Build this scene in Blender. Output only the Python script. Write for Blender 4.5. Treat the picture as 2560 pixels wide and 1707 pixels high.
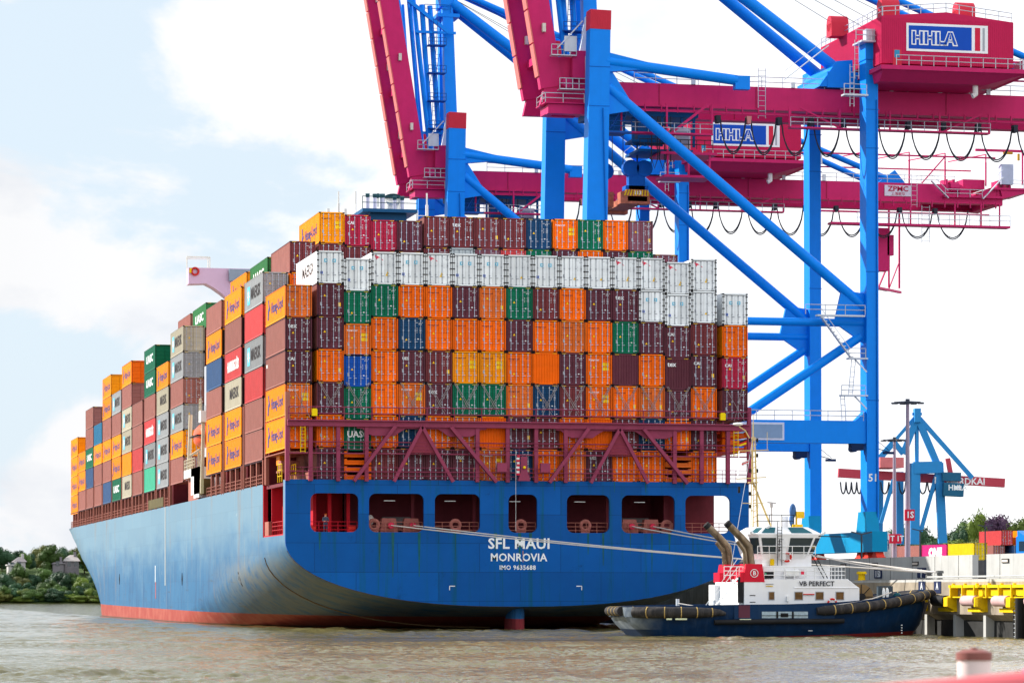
import bpy, bmesh, math, random
import numpy as np
from mathutils import Vector, Matrix
for o in list(bpy.data.objects): bpy.data.objects.remove(o)
SC=bpy.context.scene; COL=SC.collection
random.seed(7)
R=math.radians; PI=math.pi
# ---------------------------------------------------------------- camera
PSI=R(12.5); F=8160.0; HZ=1480.0; CH=3.4
_s,_c=math.sin(PSI),math.cos(PSI)
CX,CY=-43.025,-287.503
cam=bpy.data.cameras.new('camera'); camo=bpy.data.objects.new('camera',cam); COL.objects.link(camo)
camo.location=(CX,CY,CH); camo.rotation_euler=(PI/2,0,-PSI)
cam.sensor_width=36; cam.lens=F/2560*36; cam.shift_x=0; cam.shift_y=(HZ-853.5)/2560
cam.clip_start=1; cam.clip_end=9000
cam.dof.use_dof=True; cam.dof.focus_distance=300; cam.dof.aperture_fstop=2.8
SC.camera=camo
def onY(px,py,Y):
    k=(px-1280)/F; dx=_s+k*_c; dy=_c-k*_s; t=(Y-CY)/dy
    return Vector((CX+t*dx,Y,CH+(HZ-py)/F*t))
def onX(px,py,X):
    k=(px-1280)/F; dx=_s+k*_c; dy=_c-k*_s; t=(X-CX)/dx
    return Vector((X,CY+t*dy,CH+(HZ-py)/F*t))
def dep(px,py,t):
    k=(px-1280)/F
    return Vector((CX+t*(_s+k*_c),CY+t*(_c-k*_s),CH+(HZ-py)/F*t))
# ---------------------------------------------------------------- light
SUN_EL=R(31); SUNV=Vector((-math.cos(SUN_EL)*math.cos(R(38)), math.cos(SUN_EL)*math.sin(R(38)), math.sin(SUN_EL)))
ld=bpy.data.lights.new('sun','SUN'); ld.energy=5.0; ld.angle=R(0.5); ld.color=(1,.95,.86)
lo=bpy.data.objects.new('sun',ld); COL.objects.link(lo)
lo.rotation_euler=SUNV.to_track_quat('Z','Y').to_euler(); lo.location=(-200,200,200)
W=bpy.data.worlds.new('World'); SC.world=W; W.use_nodes=True
nt=W.node_tree; N=nt.nodes; L=nt.links; N.clear()
def nd(t,**k):
    n=N.new(t)
    for a,b in k.items(): setattr(n,a,b)
    return n
out=nd('ShaderNodeOutputWorld'); bg=nd('ShaderNodeBackground'); bg.inputs[1].default_value=.12
sky=nd('ShaderNodeTexSky',sky_type='NISHITA'); sky.sun_disc=False; sky.sun_elevation=SUN_EL
sky.sun_rotation=math.atan2(SUNV.x,SUNV.y); sky.air_density=1.0; sky.dust_density=1.5; sky.ozone_density=1.2
tc=nd('ShaderNodeTexCoord'); mp=nd('ShaderNodeMapping'); mp.inputs['Scale'].default_value=(1,1,1.7)
L.new(tc.outputs['Generated'],mp.inputs['Vector'])
n1=nd('ShaderNodeTexNoise'); n1.inputs['Scale'].default_value=10.5; n1.inputs['Detail'].default_value=9; n1.inputs['Roughness'].default_value=.56; n1.inputs['Distortion'].default_value=.3
n2=nd('ShaderNodeTexNoise'); n2.inputs['Scale'].default_value=14; n2.inputs['Detail'].default_value=7; n2.inputs['Roughness'].default_value=.55
for n in (n1,n2): L.new(mp.outputs[0],n.inputs['Vector'])
sx=nd('ShaderNodeSeparateXYZ'); L.new(tc.outputs['Generated'],sx.inputs[0])
# cover grows to the east (x) and behind the camera; clearest to the upper north-west
def mth(op,a,b=None,c=None):
    m=nd('ShaderNodeMath',operation=op)
    for i,v in enumerate((a,b,c)):
        if v is None: continue
        if isinstance(v,(int,float)): m.inputs[i].default_value=v
        else: L.new(v,m.inputs[i])
    return m.outputs[0]
cov=mth('MULTIPLY_ADD',sx.outputs[0],.95,mth('MULTIPLY_ADD',sx.outputs[2],-.75,.0))
cov=mth('ADD',cov,mth('MULTIPLY',sx.outputs[1],-.35))
cov=mth('MAXIMUM',mth('ADD',cov,.375),-.1)
f0=mth('ADD',n1.outputs['Fac'],cov)
ramp=nd('ShaderNodeMapRange'); ramp.interpolation_type='SMOOTHSTEP'
L.new(f0,ramp.inputs[0]); ramp.inputs[1].default_value=.48; ramp.inputs[2].default_value=.57; ramp.inputs[3].default_value=.0
# cloud shade: whites and pale greys
sh=nd('ShaderNodeMapRange'); L.new(n2.outputs['Fac'],sh.inputs[0]); sh.inputs[1].default_value=.34; sh.inputs[2].default_value=.54; sh.inputs[3].default_value=0; sh.inputs[4].default_value=1
cc=nd('ShaderNodeMixRGB'); L.new(sh.outputs[0],cc.inputs[0]); cc.inputs[1].default_value=(3.95,4.15,4.5,1); cc.inputs[2].default_value=(4.95,4.97,5.05,1)
# the sky brightens eastward; added brightness behind the camera lights the rear faces
br=mth('ADD',mth('MULTIPLY',sx.outputs[0],1.15),mth('MULTIPLY',sx.outputs[1],-.50)); br=mth('MAXIMUM',mth('ADD',br,1.39),.97); 
br=mth('MINIMUM',br,1.95)
bb=nd('ShaderNodeVectorMath',operation='SCALE'); L.new(cc.outputs[0],bb.inputs[0]); L.new(br,bb.inputs[3])
veil=nd('ShaderNodeMixRGB'); veil.inputs[0].default_value=.92; L.new(sky.outputs[0],veil.inputs[1]); veil.inputs[2].default_value=(3.72,4.32,4.85,1)
mx=nd('ShaderNodeMixRGB'); L.new(ramp.outputs[0],mx.inputs[0]); L.new(veil.outputs[0],mx.inputs[1]); L.new(bb.outputs[0],mx.inputs[2])
L.new(mx.outputs[0],bg.inputs[0]); L.new(bg.outputs[0],out.inputs[0])
SC.view_settings.view_transform='Standard'; SC.view_settings.look='None'; SC.view_settings.exposure=0.75; SC.view_settings.gamma=1
SC.render.engine='CYCLES'; SC.cycles.max_bounces=5; SC.cycles.diffuse_bounces=3; SC.cycles.glossy_bounces=3; SC.cycles.transparent_max_bounces=6
try: SC.cycles.use_denoising=True
except: pass
# ---------------------------------------------------------------- helpers
def lin(h):
    r=[]
    for v in h:
        v/=255.; r.append(v/12.92 if v<=.04045 else ((v+.055)/1.055)**2.4)
    return r
MATS={}
def M(name,rgb,rough=.55,var=.12,streak=0,metal=0,spec=.1,rnd=0,bump=0,scale=.8,dirt=(.12,.07,.04),emit=None):
    if name in MATS: return MATS[name]
    m=bpy.data.materials.new(name); m.use_nodes=True; t=m.node_tree; n=t.nodes; l=t.links
    b=n['Principled BSDF']; b.inputs['Roughness'].default_value=rough; b.inputs['Metallic'].default_value=metal
    b.inputs['Specular IOR Level'].default_value=spec
    c=[*rgb,1]
    g=n.new('ShaderNodeTexCoord'); no=n.new('ShaderNodeTexNoise'); no.inputs['Scale'].default_value=scale; no.inputs['Detail'].default_value=5; no.inputs['Roughness'].default_value=.6
    l.new(g.outputs['Object'],no.inputs['Vector'])
    mr=n.new('ShaderNodeMapRange'); mr.inputs[1].default_value=.3; mr.inputs[2].default_value=.7; mr.inputs[3].default_value=1-var; mr.inputs[4].default_value=1+var*.6
    l.new(no.outputs['Fac'],mr.inputs[0])
    fac=mr.outputs[0]
    if rnd:
        oi=n.new('ShaderNodeObjectInfo'); r2=n.new('ShaderNodeMapRange'); r2.inputs[3].default_value=1-rnd; r2.inputs[4].default_value=1+rnd*.6
        l.new(oi.outputs['Random'],r2.inputs[0]); mu=n.new('ShaderNodeMath'); mu.operation='MULTIPLY'; l.new(fac,mu.inputs[0]); l.new(r2.outputs[0],mu.inputs[1]); fac=mu.outputs[0]
    vs=n.new('ShaderNodeVectorMath'); vs.operation='SCALE'; vs.inputs[0].default_value=rgb; l.new(fac,vs.inputs[3])
    col=vs.outputs[0]
    if streak:
        mpn=n.new('ShaderNodeMapping'); mpn.inputs['Scale'].default_value=(2.2,2.2,.13); l.new(g.outputs['Object'],mpn.inputs[0])
        s2=n.new('ShaderNodeTexNoise'); s2.inputs['Scale'].default_value=1.0; s2.inputs['Detail'].default_value=6; s2.inputs['Roughness'].default_value=.7; l.new(mpn.outputs[0],s2.inputs['Vector'])
        m2=n.new('ShaderNodeMapRange'); m2.inputs[1].default_value=.5; m2.inputs[2].default_value=.75; m2.inputs[4].default_value=streak; l.new(s2.outputs['Fac'],m2.inputs[0])
        mm=n.new('ShaderNodeMixRGB'); l.new(m2.outputs[0],mm.inputs[0]); l.new(col,mm.inputs[1]); mm.inputs[2].default_value=[*dirt,1]; col=mm.outputs[0]
    l.new(col,b.inputs['Base Color'])
    if bump:
        bp=n.new('ShaderNodeBump'); bp.inputs['Strength'].default_value=bump; bp.inputs['Distance'].default_value=.05; l.new(no.outputs['Fac'],bp.inputs['Height']); l.new(bp.outputs[0],b.inputs['Normal'])
    if emit: b.inputs['Emission Color'].default_value=[*emit[:3],1]; b.inputs['Emission Strength'].default_value=emit[3]
    MATS[name]=m; return m
OFF={}
def link(o): COL.objects.link(o); return o
def thing(name,label,cat,loc=(0,0,0),group=None,kind=None,rz=0):
    o=bpy.data.objects.new(name,None); o.location=loc; o.rotation_euler=(0,0,rz); o.empty_display_size=.5; link(o)
    o['label']=label; o['category']=cat
    if group: o['group']=group
    if kind: o['kind']=kind
    OFF[o.name]=Vector(loc); return o
def tag(o,label,cat,group=None,kind=None):
    if label: o['label']=label
    if cat: o['category']=cat
    if group: o['group']=group
    if kind: o['kind']=kind
    return o
class MB:
    def __init__(s): s.v=[]; s.f=[]; s.m=[]
    def add(s,vs,fs,mi=0):
        b=len(s.v); s.v+= [tuple(v) for v in vs]; s.f+=[[b+i for i in f] for f in fs]; s.m+=[mi]*len(fs); return s
    def box(s,x0,x1,y0,y1,z0,z1,mi=0):
        return s.add([(x0,y0,z0),(x1,y0,z0),(x1,y1,z0),(x0,y1,z0),(x0,y0,z1),(x1,y0,z1),(x1,y1,z1),(x0,y1,z1)],
          [(0,3,2,1),(4,5,6,7),(0,1,5,4),(1,2,6,5),(2,3,7,6),(3,0,4,7)],mi)
    def bar(s,p,q,w,h=None,mi=0,w2=None,h2=None,up=(0,0,1)):
        p,q=Vector(p),Vector(q); d=(q-p).normalized(); h=h or w; w2=w2 or w; h2=h2 or h
        u=Vector(up)
        if abs(d.dot(u))>.999: u=Vector((0,1,0))
        a=d.cross(u).normalized(); b=a.cross(d).normalized()
        vs=[]
        for c,ww,hh in ((p,w,h),(q,w2,h2)):
            for i,j in ((-1,-1),(1,-1),(1,1),(-1,1)): vs.append(c+a*(i*ww/2)+b*(j*hh/2))
        return s.add(vs,[(0,1,2,3),(7,6,5,4),(0,4,5,1),(1,5,6,2),(2,6,7,3),(3,7,4,0)],mi)
    def tube(s,p,q,r,n=8,r2=None,mi=0):
        p,q=Vector(p),Vector(q); d=(q-p)
        if d.length<1e-6: return s
        d.normalize(); r2=r if r2 is None else r2
        u=Vector((0,0,1)) if abs(d.z)<.95 else Vector((1,0,0)); a=d.cross(u).normalized(); b=a.cross(d)
        vs=[]
        for c,rr in ((p,r),(q,r2)):
            for i in range(n): t=2*PI*i/n; vs.append(c+a*(rr*math.cos(t))+b*(rr*math.sin(t)))
        fs=[(i,(i+1)%n,n+(i+1)%n,n+i) for i in range(n)]+[tuple(range(n))[::-1],tuple(range(n,2*n))]
        return s.add(vs,fs,mi)
    def path(s,pts,r,n=6,closed=False,mi=0):
        pts=[Vector(p) for p in pts]; k=len(pts); vs=[]; prev=None
        for i,p in enumerate(pts):
            d=(pts[(i+1)%k]-pts[i-1]) if closed else (pts[min(i+1,k-1)]-pts[max(i-1,0)])
            d.normalize()
            if prev is None:
                u=Vector((0,0,1)) if abs(d.z)<.9 else Vector((1,0,0)); a=d.cross(u).normalized()
            else: a=(prev-d*prev.dot(d)).normalized()
            prev=a; b=a.cross(d); rr=r[i] if isinstance(r,(list,tuple)) else r
            for j in range(n): t=2*PI*j/n; vs.append(p+a*(rr*math.cos(t))+b*(rr*math.sin(t)))
        fs=[]
        for i in range(k if closed else k-1):
            i2=(i+1)%k
            for j in range(n): fs.append((i*n+j,i*n+(j+1)%n,i2*n+(j+1)%n,i2*n+j))
        if not closed: fs+=[tuple(range(n))[::-1],tuple(range((k-1)*n,k*n))]
        return s.add(vs,fs,mi)
    def prism(s,pts,ext,mi=0):
        pts=[Vector(p) for p in pts]; e=Vector(ext); n=len(pts)
        return s.add(pts+[p+e for p in pts],[tuple(range(n))[::-1],tuple(range(n,2*n))]+[(i,(i+1)%n,n+(i+1)%n,n+i) for i in range(n)],mi)
    def quad(s,a,b,c,d,mi=0): return s.add([a,b,c,d],[(0,1,2,3)],mi)
    def ball(s,c,rx,ry=None,rz=None,n=10,m=6,mi=0):
        ry=ry or rx; rz=rz or rx; c=Vector(c); vs=[]; fs=[]
        for i in range(m+1):
            th=PI*i/m
            for j in range(n):
                ph=2*PI*j/n; vs.append(c+Vector((rx*math.sin(th)*math.cos(ph),ry*math.sin(th)*math.sin(ph),rz*math.cos(th))))
        for i in range(m):
            for j in range(n): fs.append((i*n+j,(i+1)*n+j,(i+1)*n+(j+1)%n,i*n+(j+1)%n))
        return s.add(vs,fs,mi)
    def mesh(s,name,mats):
        me=bpy.data.meshes.new(name); me.from_pydata(s.v,[],s.f)
        if not isinstance(mats,(list,tuple)): mats=[mats]
        for m in mats: me.materials.append(m)
        if any(s.m): me.polygons.foreach_set('material_index',s.m)
        me.update(); return me
    def build(s,name,mats,parent=None,smooth=False,fix=True,offset=True):
        if not s.v: return None
        if parent is not None and offset:
            o_=OFF.get(parent.name,Vector((0,0,0)))
            if o_.length: s.v=[(v[0]-o_.x,v[1]-o_.y,v[2]-o_.z) for v in s.v]
        me=s.mesh(name,mats)
        if fix:
            bm=bmesh.new(); bm.from_mesh(me); bmesh.ops.recalc_face_normals(bm,faces=bm.faces); bm.to_mesh(me); bm.free()
        if smooth:
            me.polygons.foreach_set('use_smooth',[True]*len(me.polygons))
            try: me.set_sharp_from_angle(angle=R(40))
            except: pass
        o=bpy.data.objects.new(name,me); link(o)
        if parent is not None:
            o.parent=parent; OFF[o.name]=OFF.get(parent.name,Vector((0,0,0)))
        return o
def rail(mb,pts,h=1.1,step=1.8,r=.03,mid=1,mi=0,posts=True):
    pts=[Vector(p) for p in pts]
    for a,b in zip(pts,pts[1:]):
        for k in range(1,mid+2):
            z=Vector((0,0,h*k/(mid+1))); mb.tube(a+z,b+z,r,4,mi=mi)
        if posts:
            n=max(1,int(round((b-a).length/step)))
            for i in range(n+1):
                p=a+(b-a)*(i/n); mb.tube(p,p+Vector((0,0,h)),r,4,mi=mi)
    return mb
TX={}
def textmesh(s,size,ext=.0,bold=.012,space=1.0):
    k=(s,size,bold,space)
    if k in TX: return TX[k]
    cu=bpy.data.curves.new('t','FONT'); cu.body=s; cu.size=size; cu.extrude=ext; cu.offset=bold*size; cu.align_x='CENTER'; cu.align_y='CENTER'; cu.resolution_u=2; cu.space_character=space
    ob=bpy.data.objects.new('t',cu); link(ob)
    dg=bpy.context.evaluated_depsgraph_get(); me=bpy.data.meshes.new_from_object(ob.evaluated_get(dg)); me.materials.clear(); me.materials.append(None)
    bpy.data.objects.remove(ob); TX[k]=me; return me
def text(name,s,size,loc,mat,parent=None,face='-Y',bold=.012,sx=1,space=1.0,sy=1):
    me=textmesh(s,size,0,bold,space); o=bpy.data.objects.new(name,me); link(o)
    o.material_slots[0].link='OBJECT'; o.material_slots[0].material=mat
    loc=Vector(loc)
    if parent is not None: loc=loc-OFF.get(parent.name,Vector((0,0,0))); o.parent=parent
    o.location=loc; o.rotation_euler=(PI/2,0,0) if face=='-Y' else (PI/2,0,-PI/2); o.scale=(sx,sy,1)
    return o
def copy_tree(o,parent=None):
    c=o.copy(); COL.objects.link(c)
    if parent is not None: c.parent=parent
    OFF[c.name]=OFF.get(o.name,Vector((0,0,0)))
    for ch in list(o.children): copy_tree(ch,c)
    return c
def structure(o): o['kind']='structure'; return o
# shared paints
BLUE=M('crane_blue',(.0,.215,.80),.42,.05,.10,spec=.12,dirt=(.0,.13,.5))
RED=M('crane_red',(.52,.018,.125),.45,.07,.12,dirt=(.22,.01,.05))
REDCAP=M('cap_red',(.55,.03,.06),.5,.06)
GALV=M('galvanised_steel',(.50,.54,.60),.45,.12,metal=.3)
CABLE=M('rubber_cable',(.03,.035,.05),.6,.1)
WHITE=M('white_paint',(.80,.80,.80),.45,.05,.10,dirt=(.45,.38,.30))
BLACK=M('black_rubber',(.018,.018,.02),.6,.2)
YEL=M('safety_yellow',(.80,.52,.004),.55,.2,.45,dirt=(.35,.20,.04),scale=2)
MAROON=M('deck_maroon',(.16,.028,.040),.6,.18,.35,dirt=(.07,.02,.025))
SIGNBLUE=M('sign_blue',(.005,.07,.45),.5,.04)
GLASS=M('dark_glass',(.02,.035,.045),.06,.1,spec=.6)
# ================================================================ CONTAINERS
CL,CW,CHT=12.19,2.438,2.896; PX=2.47; TZ=2.92; X0=.07
def paint(k,rgb,**kw): return M('container_'+k,rgb,.5,.12,kw.pop('streak',.22),rnd=.16,scale=.9,**kw)
CP={'o':('orange',paint('orange',(.95,.145,.0),dirt=(.45,.08,.02))),'d':('faded orange',paint('faded_orange',(.74,.15,.02),streak=.4,dirt=(.25,.06,.02))),
'y':('amber',paint('amber',(.92,.29,.0),dirt=(.35,.1,.02))),'p':('dark purple-brown',paint('purple_brown',(.115,.028,.045),dirt=(.2,.08,.08))),
'm':('maroon',paint('maroon',(.17,.032,.038),dirt=(.06,.02,.02))),'r':('crimson',paint('crimson',(.40,.015,.05),dirt=(.25,.02,.03))),
'g':('green',paint('green',(.0,.145,.075),dirt=(.01,.06,.03))),'n':('navy blue',paint('navy',(.006,.048,.13),dirt=(.01,.02,.05))),
'b':('bright blue',paint('bright_blue',(.004,.075,.42),dirt=(.01,.04,.15))),'w':('white refrigerated',paint('white_reefer',(.84,.88,.92),streak=.15,dirt=(.40,.32,.2))),
'e':('pale grey',paint('pale_grey',(.30,.31,.33),dirt=(.2,.16,.12))),'k':('pinkish brown',paint('pinkish_brown',(.34,.13,.11),streak=.35,dirt=(.24,.08,.06))),
'c':('cream',paint('cream',(.46,.42,.33),streak=.35,dirt=(.35,.2,.09))),'t':('teal green',paint('teal_green',(.06,.42,.27))),
'h':('red',paint('flat_red',(.60,.06,.065))),'s':('slate blue',paint('slate_blue',(.04,.10,.24))),'q':('petrol blue',paint('petrol_blue',(.01,.14,.28))),
'v':('mauve',paint('mauve',(.22,.07,.10))),'j':('dark green',paint('dark_green',(.03,.20,.06),streak=.1)),'z':('pale reefer',paint('pale_reefer',(.45,.50,.52))),'i':('magenta',paint('magenta',(.62,.02,.20))),'l':('light yellow',paint('light_yellow',(.85,.62,.005)))}
GASK_SHADE=M('gasket_and_shade',(.012,.010,.012),.7,.1); BARM=M('lock_bar_steel',(.42,.46,.56),.4,.1,metal=.4); BARW=M('reefer_bar_steel',(.20,.22,.26),.45,.1,metal=.4)
LW=M('white_lettering',(.80,.82,.84),.5,.03); LB=M('black_lettering',(.03,.02,.02),.5,.03); LHL=M('indigo_lettering',(.045,.045,.20),.5,.03); LSTAR=M('pale_blue_emblem',(.10,.50,.72),.5,.03); LPLATE=M('grey_plate',(.36,.38,.42),.5,.05); LYEL=M('yellow_sticker',(.90,.55,.01),.5,.05); LRED=M('red_lettering',(.75,.03,.08),.5,.03); LDK=M('dark_brown_lettering',(.16,.03,.02),.5,.03)
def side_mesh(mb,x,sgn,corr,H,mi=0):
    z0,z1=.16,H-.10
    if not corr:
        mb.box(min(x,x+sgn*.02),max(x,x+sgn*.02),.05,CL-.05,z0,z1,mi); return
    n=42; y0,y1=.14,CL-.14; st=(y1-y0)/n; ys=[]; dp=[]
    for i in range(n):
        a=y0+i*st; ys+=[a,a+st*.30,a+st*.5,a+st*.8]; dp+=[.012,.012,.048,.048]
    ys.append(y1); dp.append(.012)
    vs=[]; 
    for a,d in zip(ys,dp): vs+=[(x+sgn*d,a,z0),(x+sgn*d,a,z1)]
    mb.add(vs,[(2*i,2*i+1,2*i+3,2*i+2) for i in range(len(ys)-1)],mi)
def body_mesh(reefer=False,blank=False,H=CHT,yel=True):
    mb=MB(); 
    for x in (0,CW-.09):
        for y in (0,CL-.14): mb.box(x,x+.09,y,y+.14,0,H)
    for x in (0,CW-.06):
        mb.box(x,x+.06,.14,CL-.14,H-.10,H-.045); mb.box(x+.01,x+.05,.14,CL-.14,H-.045,H-.003,1); mb.box(x-.012,x+.072,.14,CL-.14,.003,.14,3 if x==0 else 0)  # dark top-rail strip: shade of the gap between tiers painted in
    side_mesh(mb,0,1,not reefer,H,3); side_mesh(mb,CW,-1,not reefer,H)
    mb.box(.06,CW-.06,.02,CL-.02,H-.05,H-.02); mb.box(.06,CW-.06,.02,CL-.02,.10,.15)
    mb.box(.09,CW-.09,CL-.06,CL-.02,.15,H-.05)
    mb.box(.09,CW-.09,.002,.12,H-.14,H-.002); mb.box(.09,CW-.09,.002,.12,0,.13)
    for x in (0,CW-.17):
        for z in (0,H-.115): mb.box(x-.004,x+.174,-.005,.178,z-.003,z+.118,1)
    if blank:
        n=9; w=(CW-.2)/n; vs=[]
        for i in range(n):
            a=.1+i*w
            for t,d in ((0,.03),(.35,.03),(.5,.075),(.85,.075)): vs+=[(a+t*w,d,.13),(a+t*w,d,H-.14)]
        vs+=[(CW-.1,.03,.13),(CW-.1,.03,H-.14)]; mb.add(vs,[(2*i,2*i+1,2*i+3,2*i+2) for i in range(len(vs)//2-1)])
    else:
        mb.box(.09,CW-.09,.085,.10,.13,H-.14,1)
        for x in (.088,CW-.13): mb.box(x,x+.042,-.002,.09,.13,H-.14,1)
        mb.box(.09,CW-.09,-.002,.09,H-.178,H-.13,1)
        if reefer:
            for z in (.35,.95,1.5,2.05,2.6):
                for x in (-.012,CW-.20): mb.box(x,x+.212,-.02,.03,z-.045,z+.045,1)
    if yel:
        for x in (.22,CW-.62):
            for i in range(4): mb.box(x+i*.1,x+i*.1+.06,-.012,-.004,H-.10,H-.04,2)
    for x in (.25,CW-.55): mb.box(x,x+.3,-.006,.0,.015,.07,1)   # fork gap shadows, painted dark
    return mb
def door_mesh(s,reefer,H=CHT):
    mb=MB(); x0,x1=(.125,CW/2-.012) if s<0 else (CW/2+.012,CW-.125); z0,z1=.165,H-.175
    if reefer: mb.box(x0,x1,.035,.082,z0,z1)
    else:
        zs=[z0,z0+.10]; n=5; hh=(z1-z0-.2)/n; pr=[(z0,.03),(z0+.10,.03)]
        for i in range(n):
            a=z0+.1+i*hh; pr+=[(a+.04,.062),(a+hh*.80,.062),(a+hh*.90,.03)]
        pr+=[(z1,.03)]
        vs=[]
        for z,d in pr: vs+=[(x0,d,z),(x1,d,z)]
        mb.add(vs,[(2*i,2*i+1,2*i+3,2*i+2) for i in range(len(pr)-1)])
        for x in (x0,x1-.03): mb.box(x,x+.03,.028,.082,z0,z1)
    return mb
def bar_mesh(x,H=CHT):
    mb=MB(); mb.tube((x,.0,.13),(x,.0,H-.12),.026,5)
    for z in (.2,.95,1.75,H-.25): mb.box(x-.055,x+.055,-.018,.02,z-.035,z+.035)
    mb.box(x-.05,x+.22,-.035,-.02,.72,.76)
    return mb
BODY={}
for key,kw in {'dry':{},'blank':dict(blank=True),'reefer':dict(reefer=True,yel=False)}.items():
    BODY[key]=body_mesh(**kw).mesh('container_body',[None]*4)
DOOR={(s,r):door_mesh(s,r).mesh('door',[None]) for s in (-1,1) for r in (0,1)}
BARX=(.42,.92,1.52,2.02); BARS=[bar_mesh(x).mesh('locking_bar',[None]) for x in BARX]
def mark_mesh(kind):
    mb=MB(); y=-.0  # 0 text 1 yellow 2 plate 3 blue 4 dark
    rnd=random.Random(kind)
    def q(x0,x1,z0,z1,mi=0,yy=.022): mb.quad((x0,yy,z0),(x1,yy,z0),(x1,yy,z1),(x0,yy,z1),mi)
    def tri(x,z,s,mi=1): mb.add([(x-s,.02,z),(x+s,.02,z),(x,.02,z+1.7*s)],[(0,1,2)],mi)
    for i in range(9):
        if i%4!=3: q(1.6+i*.075,1.64+i*.075,2.44,2.49)
    for i in range(4): q(1.85+i*.07,1.9+i*.07,2.30,2.36)
    for j in range(4):
        q(1.64,1.74,1.95-j*.13,1.975-j*.13); q(1.92,2.10,1.95-j*.13,1.98-j*.13)
    if kind in (1,2,4): tri(.72,1.55+.1*(kind-2),.11)
    if kind==3: tri(.70,.85,.11)
    if kind==5: tri(1.40,.75,.13)
    q(.30,.46,.92,1.22,2)
    q(2.15,2.28,.22,.27)
    if kind in (1,3): q(1.72,1.86,.95,1.03)
    if kind==2:
        for a in (1.55,1.86):
            for b_ in (1.35,1.75): q(a,a+.27,b_,b_+.30,1)
    if kind==4: q(1.95,2.18,.85,1.2,1)
    if kind==5:
        pass
    return mb.mesh('markings',[None,None,None,None])
MARK={k:mark_mesh(k) for k in range(1,6)}
def star_mesh():
    mb=MB()
    def st(x,z,s):
        mb.quad((x-s,.012,z-s),(x+s,.012,z-s),(x+s,.012,z+s),(x-s,.012,z+s),0)
        pts=[]
        for i in range(14):
            a=PI*i/7+PI/2; r=s*.72 if i%2==0 else s*.32; pts.append((x+r*math.cos(a),.008,z+r*math.sin(a)))
        mb.add(pts,[tuple(range(14))],1)
    st(.82,2.02,.15); st(1.58,2.02,.15); mb.quad((.32,.012,.82),(.54,.012,.82),(.54,.012,1.06),(.32,.012,1.06),2)
    return mb.mesh('square_star_emblem',[None]*3)
STARS=star_mesh()
def arrow_mesh():
    mb=MB(); mb.add([(.30,.012,2.62),(.82,.012,2.38),(.58,.012,2.35),(.42,.012,2.12)],[(0,1,2,3)]); mb.add([(.86,.012,2.36),(1.12,.012,2.12),(.92,.012,2.2)],[(0,1,2)])
    mb.add([(1.37,.012,.95),(1.61,.012,.95),(1.49,.012,1.18)],[(0,1,2)],1)
    return mb.mesh('pink_arrow_emblem',[None]*2)
ARROW=arrow_mesh()
def side_star():
    mb=MB(); c=Vector((-.012,2.0,1.5)); n=14; pts=[]
    mb.quad((-.006,10.2,.55),(-.006,8.55,.55),(-.006,8.55,2.3),(-.006,10.2,2.3),0)
    for i in range(14):
        a=PI*i/7+PI/2; r=.72 if i%2==0 else .32; pts.append((-.016,9.37-r*math.cos(a),1.43+r*math.sin(a)))
    mb.add(pts,[tuple(range(14))],1); return mb.mesh('square_star_emblem',[None]*2)
SSTAR=side_star()
def hl_emblem():
    mb=MB(); x=-.012
    mb.add([(x,10.9,.5),(x,10.35,.5),(x,9.9,1.3),(x,9.45,1.3),(x,9.45,1.6),(x,9.75,1.75),(x,10.0,2.35),(x,10.55,2.35),(x,10.2,1.65),(x,10.55,1.45),(x,10.75,1.0)],[tuple(range(11))]); return mb.mesh('angular_emblem',[None])
HLE=hl_emblem()
SUNSIDE={'p':CP['k'][1],'m':CP['k'][1],'o':CP['y'][1],'d':CP['y'][1],'r':CP['h'][1]}  # port sides take lighter paints: sunlight and fading put into the colour
NCONT=[0]
def put(me,name,parent,mats):
    o=bpy.data.objects.new(name,me); link(o); o.parent=parent
    for i,m in enumerate(mats): o.material_slots[i].link='OBJECT'; o.material_slots[i].material=m
    return o
ORD=['top','second','third','fourth','fifth','sixth','seventh','eighth','ninth','tenth','eleventh','twelfth','thirteenth','fourteenth','fifteenth','sixteenth','seventeenth']
FR=MB()
for i in range(4):
    z=.05+i*.66; FR.box(0,CW,0,CL,z,z+.18); FR.box(.0,.25,-.01,.6,z+.18,z+.52); FR.box(CW-.25,CW,-.01,.6,z+.18,z+.52); FR.box(.25,CW-.25,.05,.25,z+.20,z+.40); FR.box(0,.2,.6,CL,z+.2,z+.4)
FRM=FR.mesh('folded_flat_rack',[None])
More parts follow.
